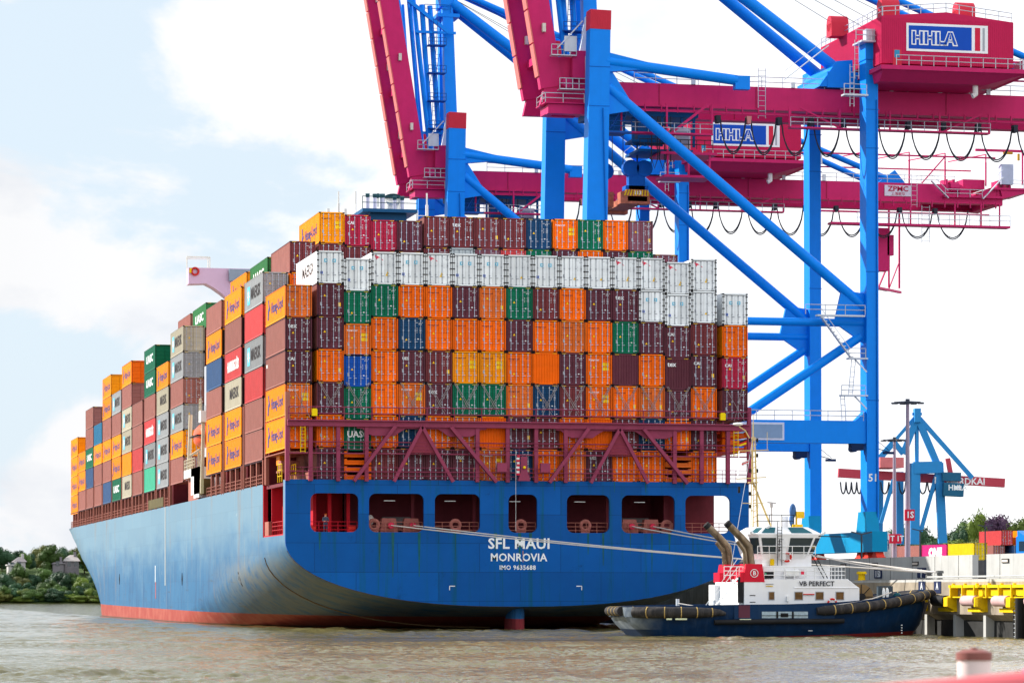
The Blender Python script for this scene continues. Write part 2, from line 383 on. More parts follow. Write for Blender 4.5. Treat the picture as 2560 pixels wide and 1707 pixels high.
def container(spec,loc,label,group,rear=True,side=False,bars=True,scz=1,sl=1):
    """spec: colour key + optional feature"""
    k=spec[0]; ft=spec[1:]; nm,pm=CP[k]
    r=thing('shipping_container',label,'shipping container',loc,group)
    reef=k in 'wz'
    if ft=='FR':
        r.name='flat_rack_stack'; r['category']='flat rack'; put(FRM,'folded_flat_racks',r,[pm]); return r
    bk='blank' if ft.startswith('BL') else ('reefer' if reef else 'dry')
    put(BODY[bk],'body',r,[pm,GASK_SHADE,YEL if not reef else GASK_SHADE,SUNSIDE.get(k,pm) if side is not None else pm])
    NCONT[0]+=1
    txt=LW if k in 'pmrgnbkvhsqjt' else LDK if k in 'ody' else LPLATE
    if rear and bk!='blank':
        for s in (-1,1):
            d=put(DOOR[(s,int(reef))],'door',r,[pm])
            if bars:
                for i in ((0,1) if s<0 else (2,3)): put(BARS[i],'locking_bar',d,[BARW if reef else BARM])
        if bars:
            mk=5 if reef else (2 if 'Y' in ft else random.choice([1,3,4,1]))
            if not (reef and 'M' in ft): put(MARK[mk],'markings',r,[txt,LYEL,LPLATE,LPLATE])
            if reef and 'M' in ft: put(STARS,'square_star_emblems',r,[LSTAR,LW,SIGNBLUE])
            if 'H' in ft and reef: put(ARROW,'pink_arrow_emblem',r,[LRED,LYEL])
            def rt(s,size,x,z,m,b=.02):
                o=text('lettering',s,size,(0,0,0),m,None,'-Y',b); o.parent=r; o.location=(x,.008,z)
            if 'TEX' in ft: rt('tex',.62,.66,2.15,LW,.006)
            if 'CAI' in ft: rt('CAI',.40,.55,2.12,LW,.02)
            if 'UES' in ft: rt('UES',.36,.62,2.15,LW)
            if k in 'od' and 'Y' not in ft and not 'TEX' in ft: rt('Hapag-Lloyd',.20,.72,2.28,LDK,.02)
            if k=='y' or ('Y' in ft and k in 'od'): rt('Hapag-Lloyd',.19,.72,2.30,LW if k!='y' else LDK,.02)
    if ft=='BLTEX':
        o=text('lettering','tex',.62,(0,0,0),LW,None,'-Y',.02); o.parent=r; o.location=(.62,.01,2.3)
    if ft=='UASC':
        o=text('lettering','UASC',.80,(0,0,0),LW,None,'-Y',.02); o.parent=r; o.location=(1.25,-.05,1.45)
    if side:
        def stx(s,size,y,z,m,b=.02,sy=1,sx=1,sp=1.0):
            o=text('lettering',s,size,(0,0,0),m,None,'-X',b,sp); o.parent=r; o.location=(-.012,y,z); o.scale=(sx,sy,1)
        if side=='HL': put(HLE,'angular_emblem',r,[LHL]); stx('Hapag-Lloyd',1.25,5.0,1.42,LHL,.015,1.1,1.15)
        elif side=='MK': put(SSTAR,'square_star_emblem',r,[LSTAR,LW]); stx('MAERSK',1.5,4.7,1.43,LB,.02,1.05,1.18)
        elif side=='MW': stx('MAERSK',1.35,5.2,1.5,LB,.02,1.1,1.35)
        elif side=='UA': stx('UASC',1.3,6.0,1.5,LW,.03,1,2.3)
        elif side=='HS': stx('HAMBURG SÜD',1.15,5.9,1.35,LW,.04,1.2,1.05)
        elif side=='dot': stx('tex',.6,11.2,2.2,LW,.03)
        elif side=='ONE': stx('ONE',1.9,5.5,1.4,LW,.08,1.1,1.6)
    r.scale=(.984,1,.992)
    return r
# ---- stern bay (bay 1), columns 1..15 rows A..G
ROWS=["wM wM wH wM wHr wM wM w wM w wT wH wH wH wH".split(),
"p g g o o p d g m o p pTEX wM wM w".split(),
"p dY o n o o o p o d o g p pCAI m".split(),
"o b o pUES m yY yY o oBL p oY pBL o pBLTEX pCAI".split(),
"p g o dY pTEX g g d n m oY o d p o".split(),
"o gUASC o n o d oBL p m o oBL m n o p".split(),
"p oFR m p p pTEX dY n o d pUES o o dFR o".split()]
BASE=13.42
def cname(sp):
    n=CP[sp[0]][0]
    if 'BL' in sp: n='plain-ended '+n
    n+=' flat racks' if 'FR' in sp else ' container'
    if any(q in sp for q in ('TEX','CAI','UES','UASC')): n='white-lettered '+n
    return n
YR=random.Random(3)
for r_,row in enumerate(ROWS):
    for c_,sp in enumerate(row):
        drop=0.0
        if c_ in (1,13) and r_<6: drop=.62 if r_<3 or (c_==1 and r_<4) else (.3 if r_<5 else 0)
        if c_==1: drop=[.62,.62,.62,.42,.42,.3,0][r_]
        if c_==13: drop=[.32,.32,.32,.30,.30,.0,0][r_]
        z=BASE+(6-r_)*TZ-drop
        x=X0+.38+(c_+1)*PX
        sd='MW' if (c_==0 and r_==0) else False
        lab='%s, %s from the top in the %s column, stern stack'%(cname(sp),ORD[r_] if r_ else 'first',ORD[c_+1])
        container(sp,(x,0,z),lab,'containers stacked across the stern',side=sd)
for c_,(x,lst) in {0:(X0,["dH","pTEX","pCAI","dY","o"]),16:(X0+.76+16*PX+.1,["wM","o","rCAI","p","oFR"])}.items():
    for i,sp in enumerate(lst):
        z=BASE+(5-i)*TZ-.15
        lab='%s, %s from the top in the stern\'s %s outer column'%(cname(sp),ORD[i] if i else 'first','port' if c_==0 else 'starboard')
        container(sp.replace('H',''),(x,0,z),lab,'containers stacked across the stern',side=(False if c_ else {0:'HL',3:'HL',4:'HL'}.get(i,'dot' if i==2 else False)))
# ---- port side stacks, bays 2..15 (top -> bottom)
BAYY=[0,14.18,28.9,43.9,76.9,91.5,105.5,119.9,133.2,147.0,160.5,174.0,187.3,200.0,213.1]
BASE2=15.75
PORT={2:"eMK h eMK h k k",3:"yHL k hHS cMW yHL yHL",4:"k yHL s k yHL yHL",5:"cMK eMK k eMK yHL k",6:"yHL cMW eMK eMK eMK",
7:"gUA gUA k hHS eMK t",8:"k k h k",9:"oHL k cMK cMK o cMW",10:"eMK k yHL yHL gUA",11:"yHL yHL k yHL k s",12:"q yHL k k",13:"k k gUA s k",14:"yHL yHL k",15:"yHL yHL yHL yHL"}
for b in range(2,16):
    lst=PORT[b].split()
    z0=BASE2 if b<12 else BASE2
    if b==15: z0=BASE2-.3
    for i,sp in enumerate(lst):
        z=z0+(len(lst)-1-i)*TZ
        lab='%s container, %s from the top at the port edge, %s stack from the stern'%(CP[sp[0]][0],ORD[i] if i else 'first',ORD[b-1])
        key=sp[0]
        container(key,(X0,BAYY[b-1],z),lab,'containers stacked along the port side',side=sp[1:] or False,rear=(b in (2,5,7,9,11,13,15) or i==0),bars=(b in (2,5)))
# second column of forward bays that show above the first
def extra(b,col,z,sp,side,lab,bars=False): container(sp,(X0+col*PX+(.1 if col else 0),BAYY[b-1],z),lab,'containers stacked behind the port edge',side=side,bars=bars)
topz=lambda b: BASE2+(len(PORT[b].split())-1)*TZ
extra(2,1,topz(2)+TZ,'m',False,'maroon container, top of the second column in the second stack from the stern',True)
extra(2,1,topz(2),'o',False,'orange container under the maroon one, second column of the second stack',True)
extra(3,1,topz(3)+TZ,'j','UA','dark green container rising above the port edge on the third stack')
extra(3,1,topz(3),'m',False,'maroon container below the dark green one on the third stack')
extra(4,1,topz(4)+TZ,'y','HL','amber container rising above the port edge on the fourth stack')
extra(4,1,topz(4),'m',False,'maroon container below the amber one on the fourth stack')
extra(5,1,topz(5)+TZ*.9,'j','UA','green container above the grey pair amidships, next to the bridge wing')
extra(5,1,topz(5)-.3,'k',False,'pinkish brown container below the green one amidships')
extra(6,1,topz(6)+TZ*1.9,'k',False,'pinkish brown container topping the sixth stack from the stern')
extra(6,1,topz(6)+TZ*.9,'m',False,'maroon container second in the inner column of the sixth stack')
# bay 2 upper tiers
B2T="yY rCAI r p m mTEX m m n oY g o v".split(); B2S="m m m m m z v h g p o p g v".split()
for i,sp in enumerate(B2T):
    col=i+2; x=X0+.38+col*PX+(.12 if col>=6 else 0)+(.10 if col>=11 else 0)
    top=38.95-(.0 if col<4 else .62 if col<6 else .15 if col<11 else .1)
    drop=0 if col not in (4,5) else 0
    container(sp,(x,BAYY[1],top-CHT-(.2 if col==3 else 0)),'%s, %s column of the highest row, behind the white containers'%(cname(sp),ORD[i] if i else 'first'),'topmost row of containers',side='HL' if i==0 else False)
for i,sp in enumerate(B2S):
    col=i+2; x=X0+.38+col*PX+(.12 if col>=6 else 0)+(.10 if col>=11 else 0)
    top=38.95-(.0 if col<4 else .62 if col<6 else .15 if col<11 else .1)-TZ-(.2 if col==3 else 0)
    if i==13: top=35.7
    container(sp,(x,BAYY[1],top-CHT),'%s, %s in the partly hidden row below the highest row'%(cname(sp),ORD[i] if i else 'first'),'second highest row of containers')
    if i>=12: continue
# ================================================================ SHIP
SHIP=thing('container_ship','long blue container ship loaded with stacked containers, moored stern towards the viewer','ship',(21.4,0,0))
B=21.38; XC=21.45
def hullmat():
    m=M('hull_paint',(.30,.52,.70),.5,.10,0); t=m.node_tree; n=t.nodes; l=t.links; b=n['Principled BSDF']; b.inputs['Specular IOR Level'].default_value=.15
    g=n.new('ShaderNodeTexCoord'); sp=n.new('ShaderNodeSeparateXYZ'); l.new(g.outputs['Object'],sp.inputs[0])
    def noise(sc,det=5,rough=.6,scale=1):
        mp=n.new('ShaderNodeMapping'); mp.inputs['Scale'].default_value=sc; l.new(g.outputs['Object'],mp.inputs[0]); q=n.new('ShaderNodeTexNoise'); q.inputs['Scale'].default_value=scale; q.inputs['Detail'].default_value=det; q.inputs['Roughness'].default_value=rough; l.new(mp.outputs[0],q.inputs['Vector']); return q.outputs['Fac']
    def mr(v,a,b_,c=0,d=1,s=True):
        q=n.new('ShaderNodeMapRange'); 
        if s: q.interpolation_type='SMOOTHSTEP'
        l.new(v,q.inputs[0]); q.inputs[1].default_value=a; q.inputs[2].default_value=b_; q.inputs[3].default_value=c; q.inputs[4].default_value=d; return q.outputs[0]
    def ma(op,a,b_):
        q=n.new('ShaderNodeMath'); q.operation=op
        for i,v in enumerate((a,b_)):
            if isinstance(v,(int,float)): q.inputs[i].default_value=v
            else: l.new(v,q.inputs[i])
        return q.outputs[0]
    def mix(f,a,b_,clamp=True):
        q=n.new('ShaderNodeMixRGB')
        l.new(f,q.inputs[0]) if not isinstance(f,float) else None
        for i,v in ((1,a),(2,b_)):
            if isinstance(v,tuple): q.inputs[i].default_value=(*v,1)
            else: l.new(v,q.inputs[i])
        return q.outputs[0]
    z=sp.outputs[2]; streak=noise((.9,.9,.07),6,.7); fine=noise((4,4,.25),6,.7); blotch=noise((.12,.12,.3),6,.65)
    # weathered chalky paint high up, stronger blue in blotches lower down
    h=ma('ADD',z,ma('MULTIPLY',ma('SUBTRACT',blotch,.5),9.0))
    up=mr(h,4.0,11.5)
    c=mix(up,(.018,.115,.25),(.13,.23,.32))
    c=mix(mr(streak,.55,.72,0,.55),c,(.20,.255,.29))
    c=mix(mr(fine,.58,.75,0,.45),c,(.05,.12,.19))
    # strakes of plating
    wv=n.new('ShaderNodeTexBrick'); cb=n.new('ShaderNodeCombineXYZ'); l.new(sp.outputs[1],cb.inputs[0]); l.new(sp.outputs[2],cb.inputs[1]); l.new(cb.outputs[0],wv.inputs['Vector'])
    wv.inputs['Scale'].default_value=1; wv.inputs['Brick Width'].default_value=11; wv.inputs['Row Height'].default_value=2.3; wv.inputs['Mortar Size'].default_value=.02; wv.inputs['Color1'].default_value=(.93,.94,.95,1); wv.inputs['Color2'].default_value=(1.05,1.05,1.04,1); wv.inputs['Mortar'].default_value=(.86,.86,.86,1)
    mm=n.new('ShaderNodeVectorMath'); mm.operation='MULTIPLY'; l.new(c,mm.inputs[0]); l.new(wv.outputs[0],mm.inputs[1]); c=mm.outputs[0]
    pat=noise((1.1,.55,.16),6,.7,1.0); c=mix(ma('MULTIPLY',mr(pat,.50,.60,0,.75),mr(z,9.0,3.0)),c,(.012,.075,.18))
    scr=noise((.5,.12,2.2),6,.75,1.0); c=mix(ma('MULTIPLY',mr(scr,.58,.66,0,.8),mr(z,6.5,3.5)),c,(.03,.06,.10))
    scw=noise((.6,.5,.5),8,.75,1.2); c=mix(mr(scw,.66,.70,0,.6),c,(.33,.38,.40))
    # rust streaks
    rs=noise((.35,.35,.035),4,.6,1.3); rm=ma('MULTIPLY',mr(rs,.58,.66,0,.8),mr(fine,.45,.6))
    c=mix(rm,c,(.22,.13,.06))
    # boot topping
    edge=ma('ADD',ma('MULTIPLY',sp.outputs[1],.0032),1.15); bt=ma('LESS_THAN',z,edge)
    rb=noise((.5,.5,.5),7,.7); red=mix(mr(rb,.4,.7),(.30,.035,.022),(.38,.09,.06)); red=mix(mr(streak,.6,.72,0,.7),red,(.36,.20,.10)); red=mix(mr(fine,.62,.72,0,.5),red,(.40,.33,.27))
    c=mix(bt,c,red)
    # green-brown wet band at the water
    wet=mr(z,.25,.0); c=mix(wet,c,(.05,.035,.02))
    # scraped bare patch of the stern quarter
    ya=mr(sp.outputs[1],62,20); lo_=mr(z,7.8,5.0); sc=noise((.3,.9,.9),6,.7); s3=ma('MULTIPLY',ma('MULTIPLY',ya,lo_),mr(sc,.3,.6)); 
    nb=ma('SUBTRACT',1.0,bt); c=mix(ma('MULTIPLY',ma('MULTIPLY',s3,.75),nb),c,(.19,.19,.165))
    l.new(c,b.inputs['Base Color']); return m
HULL=hullmat()
def trmat():
    m=M('transom_paint',(.0,.085,.34),.45,.10,0,scale=.35); t=m.node_tree; n=t.nodes; l=t.links; b=n['Principled BSDF']; src=b.inputs['Base Color'].links[0].from_socket
    g=n.new('ShaderNodeTexCoord'); mp=n.new('ShaderNodeMapping'); mp.inputs['Scale'].default_value=(1.3,.5,.045); l.new(g.outputs['Object'],mp.inputs[0])
    q=n.new('ShaderNodeTexNoise'); q.inputs['Scale'].default_value=1.2; q.inputs['Detail'].default_value=7; q.inputs['Roughness'].default_value=.72; l.new(mp.outputs[0],q.inputs['Vector'])
    r=n.new('ShaderNodeMapRange'); r.inputs[1].default_value=.52; r.inputs[2].default_value=.66; r.inputs[4].default_value=.75; l.new(q.outputs['Fac'],r.inputs[0])
    x=n.new('ShaderNodeMixRGB'); l.new(r.outputs[0],x.inputs[0]); l.new(src,x.inputs[1]); x.inputs[2].default_value=(.0,.085,.15,1)
    br_=n.new('ShaderNodeTexBrick'); sp=n.new('ShaderNodeSeparateXYZ'); cb=n.new('ShaderNodeCombineXYZ'); l.new(g.outputs['Object'],sp.inputs[0]); l.new(sp.outputs[0],cb.inputs[0]); l.new(sp.outputs[2],cb.inputs[1]); l.new(cb.outputs[0],br_.inputs['Vector'])
    br_.inputs['Scale'].default_value=1; br_.inputs['Brick Width'].default_value=7.5; br_.inputs['Row Height'].default_value=2.6; br_.inputs['Mortar Size'].default_value=.03; br_.inputs['Color1'].default_value=(.85,.85,.85,1); br_.inputs['Color2'].default_value=(1.08,1.08,1.08,1); br_.inputs['Mortar'].default_value=(.6,.6,.6,1)
    mu=n.new('ShaderNodeVectorMath'); mu.operation='MULTIPLY'; l.new(x.outputs[0],mu.inputs[0]); l.new(br_.outputs[0],mu.inputs[1])
    q2=n.new('ShaderNodeTexNoise'); q2.inputs['Scale'].default_value=.5; q2.inputs['Detail'].default_value=9; q2.inputs['Roughness'].default_value=.8; l.new(g.outputs['Object'],q2.inputs['Vector'])
    r2=n.new('ShaderNodeMapRange'); r2.inputs[1].default_value=.60; r2.inputs[2].default_value=.68; r2.inputs[4].default_value=.6; l.new(q2.outputs['Fac'],r2.inputs[0])
    x2=n.new('ShaderNodeMixRGB'); l.new(r2.outputs[0],x2.inputs[0]); l.new(mu.outputs[0],x2.inputs[1]); x2.inputs[2].default_value=(.0,.04,.14,1); l.new(x2.outputs[0],b.inputs['Base Color']); return m
TRAN=trmat()
def lerp(x,xs,ys):
    return float(np.interp(x,xs,ys))
GS=[0,.04,.105,.26,.41,.57,.77,1.0]; GB=[0,.34,.53,.72,.815,.91,.966,1.0]
def w1f(Y): return lerp(Y,[0,10,25,40,48,60,76,100,120],[8.0,7.4,6.0,5.0,4.0,2.8,1.0,-3,-5])
def wbf(Y): return lerp(Y,[0,12,25,40,48,76,100],[2.13,.2,-.8,-2.5,-4,-8,-11])
def taper(Y,w):
    t=min(1,max(0,w/13.4)); st=150+72*t; en=268+24*t**1.5
    u=(Y-st)/(en-st)
    return 1.0 if u<0 else max(0.0,1-u**2.2) if u<1 else 0.0
YS=[0,1.2,3,6,10,14,20,28,36,44,52,60,70,80,90,100,120,140,155,165,175,185,195,202,209,216,222,228,234,240,246,252,258,264,270,276,282,287,291]
WS=[13.42,12.0,10.0,8.5]
def section(Y):
    w1,wb=w1f(Y),wbf(Y); pts=[(B,w) for w in WS]
    pts+=[(B,8.4-(8.4-w1)*.5)]
    for s in [1,.93,.85,.77,.68,.57,.48,.40,.32,.25,.19,.14,.10,.07,.045,.025,.012,.004,0]:
        pts.append((B*(1-(1-s)**2)**.4167,wb+s*(w1-wb)))
    return [(b*taper(Y,w),w) for b,w in pts]
SEC=[section(y) for y in YS]; K=len(SEC[0])
mb=MB()
for sg in (-1,1):
    vs=[(XC+sg*b,y,w) for y,S in zip(YS,SEC) for b,w in S]; fs=[]
    for i in range(len(YS)-1):
        for j in range(K-1):
            if YS[i]>=1.2 and YS[i+1]<=14 and 0<=j<3: continue
            fs.append((i*K+j,i*K+j+1,(i+1)*K+j+1,(i+1)*K+j) if sg<0 else (i*K+j,(i+1)*K+j,(i+1)*K+j+1,i*K+j+1))
    mb.add(vs,fs)
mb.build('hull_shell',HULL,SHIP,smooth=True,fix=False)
# transom plate with seven openings
def transom():
    cu=bpy.data.curves.new('t','CURVE'); cu.dimensions='2D'; cu.fill_mode='BOTH'; cu.extrude=.17; cu.resolution_u=1
    def spl(pts):
        s=cu.splines.new('POLY'); s.points.add(len(pts)-1); s.use_cyclic_u=True
        for p,q in zip(s.points,pts): p.co=(q[0],q[1],0,1)
    S=SEC[0]; pts=[(XC-B-.03,13.44)]+[(XC-b-.03,w-.01) for b,w in S[3:]]+[(XC+b+.03,w-.01) for b,w in reversed(S[3:-1])]+[(XC+B+.03,13.44)]
    spl(pts)
    for i,(x0,x1) in enumerate([(2.3,6.62),(7.56,12.55),(13.55,17.7),(20.31,22.97),(25.72,29.7),(30.84,35.84),(36.83,41.09)]):
        z0,z1=8.78,12.22; r=.62; p=[]
        for cx_,cz_,a0 in ((x1-r,z1-r,0),(x0+r,z1-r,90),(x0+r,z0+r,180),(x1-r,z0+r,270)):
            for k in range(7): a=R(a0+15*k); p.append((cx_+r*math.cos(a),cz_+r*math.sin(a)))
        spl(p)
    ob=bpy.data.objects.new('t',cu); link(ob); dg=bpy.context.evaluated_depsgraph_get(); me=bpy.data.meshes.new_from_object(ob.evaluated_get(dg)); bpy.data.objects.remove(ob)
    me.materials.clear(); me.materials.append(TRAN)
    me.transform(Matrix.Translation((0,-.17,0)) @ Matrix.Rotation(PI/2,4,'X')); me.transform(Matrix.Translation(-OFF[SHIP.name]))
    o=bpy.data.objects.new('transom',me); link(o); o.parent=SHIP; OFF[o.name]=OFF[SHIP.name]; return o
TR=transom()
EDG=M('rust_edge',(.22,.14,.07),.7,.3,scale=2)
def edge_line(Y,wmax,r,nm):
    S_=[(b,w) for b,w in section(Y) if w<wmax and w>-.3]; m_=MB(); m_.path([(XC-b-.02,Y-.02,w) for b,w in S_],r,5); m_.build(nm,EDG,SHIP)
edge_line(0,7.5,.055,'edge_bead'); edge_line(13.0,6.7,.06,'edge_bead')
RUST=M('name_rust',(.55,.22,.06),.6,.1)
text('ship_name','SFL MAUI',1.32,(21.3,-.36,7.75),LW,TR,bold=.022,sx=1.02,space=1.05)
text('home_port','MONROVIA',.98,(21.25,-.36,6.52),LW,TR,bold=.02,sx=.97,space=1.05)
text('registration_number','IMO 9635688',.55,(21.15,-.36,5.62),LW,TR,bold=.02,space=1.1)
mb=MB(); mb.quad((21.62,-.36,7.15),(21.68,-.36,7.15),(21.67,-.36,6.1),(21.64,-.36,6.1)); mb.build('rust_run',RUST,TR,fix=False)
mb=MB()
for x,sg in ((14.9,1),(27.1,-1)):
    mb.box(min(x,x+sg*.5),max(x,x+sg*.5),-.362,-.355,3.93,4.0); mb.box(x-.03,x+.03,-.362,-.355,3.6,3.99)
mb.build('draught_corner_mark',LW,TR)
RR=random.Random(5); SCM=M('algae_stain',(.01,.10,.12),.7,.3,.5,dirt=(.06,.05,.03))
for x in (8.4,9.6,12.0,15.4,21.2,22.2,27.6,29.0,31.6,33.6,35.2,19.0,3.0,37.5):
    w_=RR.uniform(.10,.32); h_=RR.uniform(1.2,4.2); m_=MB(); m_.quad((x,-.349,8.75),(x+w_,-.349,8.75),(x+w_*.6,-.349,8.75-h_),(x+w_*.35,-.349,8.75-h_)); m_.build('stain_run',SCM,TR,fix=False)
for x in (6.2,11.2,17.6,24.5,30.1,33.0,36.6,40.8):
    w_=RR.uniform(.08,.2); h_=RR.uniform(.5,1.0); m_=MB(); m_.quad((x,-.349,13.42),(x+w_,-.349,13.42),(x+w_*.6,-.349,13.42-h_),(x+w_*.35,-.349,13.42-h_)); m_.build('stain_run',SCM,TR,fix=False)
HOLE=M('dark_opening',(.01,.01,.012),.8)
for p in ((780,1447),(1192,1447),(1556,1447)):
    pass
def vent(px,py):
    p=onX(px,py,XC-B-.02); S_=section(p.y); bb=float(np.interp(p.z,[q[1] for q in reversed(S_)],[q[0] for q in reversed(S_)])); bx=lambda z: XC-.03-float(np.interp(z,[q[1] for q in reversed(S_)],[q[0] for q in reversed(S_)])); m_=MB(); m_.prism([(bx(p.z-.7),p.y-.1,p.z-.7),(bx(p.z),p.y-.5,p.z),(bx(p.z+.7),p.y-.1,p.z+.7),(bx(p.z+.7),p.y+.1,p.z+.7),(bx(p.z),p.y+.5,p.z),(bx(p.z-.7),p.y+.1,p.z-.7)],(.03,0,0)); m_.build('hull_recess',HOLE,SHIP)
for px in (298.5,455,594.5): vent(px,1447)
mb=MB()
for px,a,b_ in ((388,1413,1454),(389,1454,1496)): 
    p=onX(px,a,XC-B-.03); q=onX(px,b_,XC-B-.03); mb.box(p.x-.0,p.x+.02,p.y-.25,p.y+.25,q.z,p.z,0 if a<1450 else 1)
mb.build('draught_scale',[LW,M('faded_red',(.5,.1,.08))],SHIP)
mb=MB(); mb.box(XC-B-.035,XC-B+.01,93.9,94.9,4.2,13.4); mb.build('white_overflow_stain',M('stain_white',(.30,.34,.37),.6,.1,.6,dirt=(.17,.26,.33)),SHIP)
# sheer strake rim, decks, mooring deck
DK=M('dark_interior',(.035,.012,.018),.8,.2); BRED=M('sunlit_red_oxide',(.46,.012,.025),.55,.12,.2,dirt=(.2,.01,.02)); PINKP=M('sunlit_frame_oxide',(.36,.13,.10),.6,.12,.3,dirt=(.2,.06,.04))  # oxide reds brightened: sunlight at the port side put into the colour
mb=MB(); P=[(XC-b*.999,y,13.3) for y,(b,w) in [(y,section(y)[0]) for y in YS if y>=14]]; Q=[(2*XC-p[0],p[1],p[2]) for p in reversed(P)]
mb.add(P+Q,[tuple(range(len(P)+len(Q)))]); mb.box(.35,42.5,.05,14,12.95,13.25); mb.build('main_deck',MAROON,SHIP)
mb=MB(); mb.box(.1,42.8,.05,14,8.3,8.62); mb.build('mooring_deck',BRED,SHIP)
mb=MB()
mb.box(7,42.4,9.6,9.8,8.62,12.95); mb.box(36.2,36.5,5,9.6,8.62,12.95)
mb.build('mooring_deck_bulkhead',MAROON,SHIP)
mb=MB(); mb.box(.4,7,10.5,10.7,8.62,12.95); mb.box(.1,.5,13.7,14.0,8.5,13.3); mb.box(3.2,3.5,4,10.5,8.62,12.95)
mb.build('port_bulkhead',BRED,SHIP)
for x in (4.6,6.3,12.2,17.9,20.2,25.0,30.4,35.9): 
    m_=MB(); m_.box(x-.15,x+.15,3.2,3.5,8.62,12.95); m_.build('deck_pillar',BRED if x<7 else MAROON,SHIP)
for x0,x1 in ((2.3,6.62),(7.56,12.55),(13.55,17.7),(20.31,22.97),(25.72,29.7),(30.84,35.84),(36.83,41.09)):
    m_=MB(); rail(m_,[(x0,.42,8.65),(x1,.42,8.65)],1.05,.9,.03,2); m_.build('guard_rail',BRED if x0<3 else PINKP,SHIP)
    if x0>3 and x0<36:
        m_=MB(); m_.box((x0+x1)/2-.7,(x0+x1)/2+.3,2,2.12,11.62,11.68); m_.build('strip_light',M('lamp_tube',(.7,.72,.7),.4,0,emit=(.9,.95,1,.12)),SHIP)
m_=MB(); m_.box(2.3,2.9,.5,1.1,8.62,9.3); m_.build('red_locker',M('fire_red',(.62,.03,.02),.5),SHIP)
m_=MB(); m_.box(5.9,6.5,.5,1.1,8.62,9.4); m_.build('red_locker',MATS['fire_red'],SHIP)
# fairlead rings and mooring winches
def ring(c,r,t,mat):
    m_=MB(); m_.path([(c[0]+r*math.cos(2*PI*i/18),c[1],c[2]+r*math.sin(2*PI*i/18)) for i in range(18)],t,8,closed=True); m_.box(c[0]-r,c[0]+r,c[1]-.1,c[1]+.3,c[2]-r-.35,c[2]-r+.12); return m_.build('fairlead_ring',mat,SHIP,smooth=True)
RO=M('weathered_rust_oxide',(.30,.10,.085),.7,.3,.3,scale=3)
for x in (8.15,15.6,21.65,27.65,35.3): ring((x,.55,9.45),.42,.17,RO)
for x0 in (8.8,31.1):
    m_=MB()
    for a in (0,2.05): 
        m_.prism([(x0+a,1.0,8.6),(x0+a+1.7,1.0,8.6),(x0+a+1.45,1.0,10.05),(x0+a+.2,1.0,10.05)],(0,.8,0)); 
    m_.box(x0+.2,x0+3.5,1.8,2.3,9.1,9.5); m_.build('roller_fairlead',RO,SHIP)
    for a in (.95,2.95):
        m_=MB(); m_.tube((x0+a,.55,9.4),(x0+a,1.0,9.4),.28,12); m_.build('fairlead_roller',M('roller_pink',(.62,.03,.08),.5),SHIP,smooth=True)
    m_=MB(); m_.tube((x0+.6,3.4,9.6),(x0+3.2,3.4,9.6),.65,14); m_.build('winch_drum',M('rope_grey',(.12,.10,.10),.9,.3,scale=6),SHIP,smooth=True)
mb=MB(); mb.ball((8.15,2.4,9.9),.35,.35,.5); mb.build('rope_coil',M('rope_pale',(.5,.45,.42),.9),SHIP,smooth=True)
# port recess fittings
mb=MB(); rail(mb,[(.12,8.2,8.65),(.12,1.5,8.65)],1.1,1.1,.04,2); mb.build('guard_rail',BRED,SHIP)
mb=MB(); mb.box(.1,.9,10.5,12.9,8.62,9.9); mb.build('bollard_block',PINKP,SHIP)
mb=MB(); mb.tube((.9,6.5,8.6),(.9,6.5,11.2),.12,8); mb.build('vent_pipe',MATS['fire_red'],SHIP)
mb=MB(); rail(mb,[(.15,2.5,13.3),(.15,5.0,13.3)],1.6,1.0,.05,2); rail(mb,[(1.4,2.5,13.3),(1.4,5.0,13.3)],1.6,1.0,.05,1); mb.build('yellow_rail',YEL,SHIP)
mb=MB(); mb.box(.6,1.2,7,9,15.0,15.9); mb.build('orange_box',M('orange_box',(.8,.22,.01)),SHIP)
mb=MB(); mb.box(.3,2.2,3,7,14.2,14.4); mb.box(.5,2.2,5.4,7,14.4,15.3); mb.build('side_platform',PINKP,SHIP)
# ---- frames between bays and posts under the port stacks
mb=MB(); mb.box(2.62,2.8,14,230,13.3,15.7); mb.build('hatch_coaming',DK,SHIP)
for i,y in enumerate(BAYY[1:]):
    g=(1.9 if i else 2.0); top=21.4 if i<3 else 19.5
    if i==3: continue
    m_=MB(); m_.box(.5,40,y-1.25,y-.65,13.3,top-.4); m_.build('bay_frame',MAROON,SHIP)
    for yy in (y-1.75,y-.28):
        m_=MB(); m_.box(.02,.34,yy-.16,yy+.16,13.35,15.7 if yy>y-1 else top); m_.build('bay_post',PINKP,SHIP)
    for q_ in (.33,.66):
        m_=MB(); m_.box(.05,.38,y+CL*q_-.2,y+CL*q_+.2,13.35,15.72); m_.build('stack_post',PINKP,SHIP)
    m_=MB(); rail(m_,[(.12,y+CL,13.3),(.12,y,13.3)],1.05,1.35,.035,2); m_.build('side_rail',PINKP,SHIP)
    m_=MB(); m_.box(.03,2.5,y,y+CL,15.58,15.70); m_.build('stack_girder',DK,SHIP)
mb=MB(); mb.box(.03,2.6,0,CL,15.85,15.93); mb.box(.05,.35,11.9,12.2,13.3,15.9); mb.box(.03,.45,-.45,-.02,13.4,21.2); mb.box(2.3,2.6,0,12.2,13.3,14.2); mb.build('stern_quarter_frame',PINKP,SHIP)
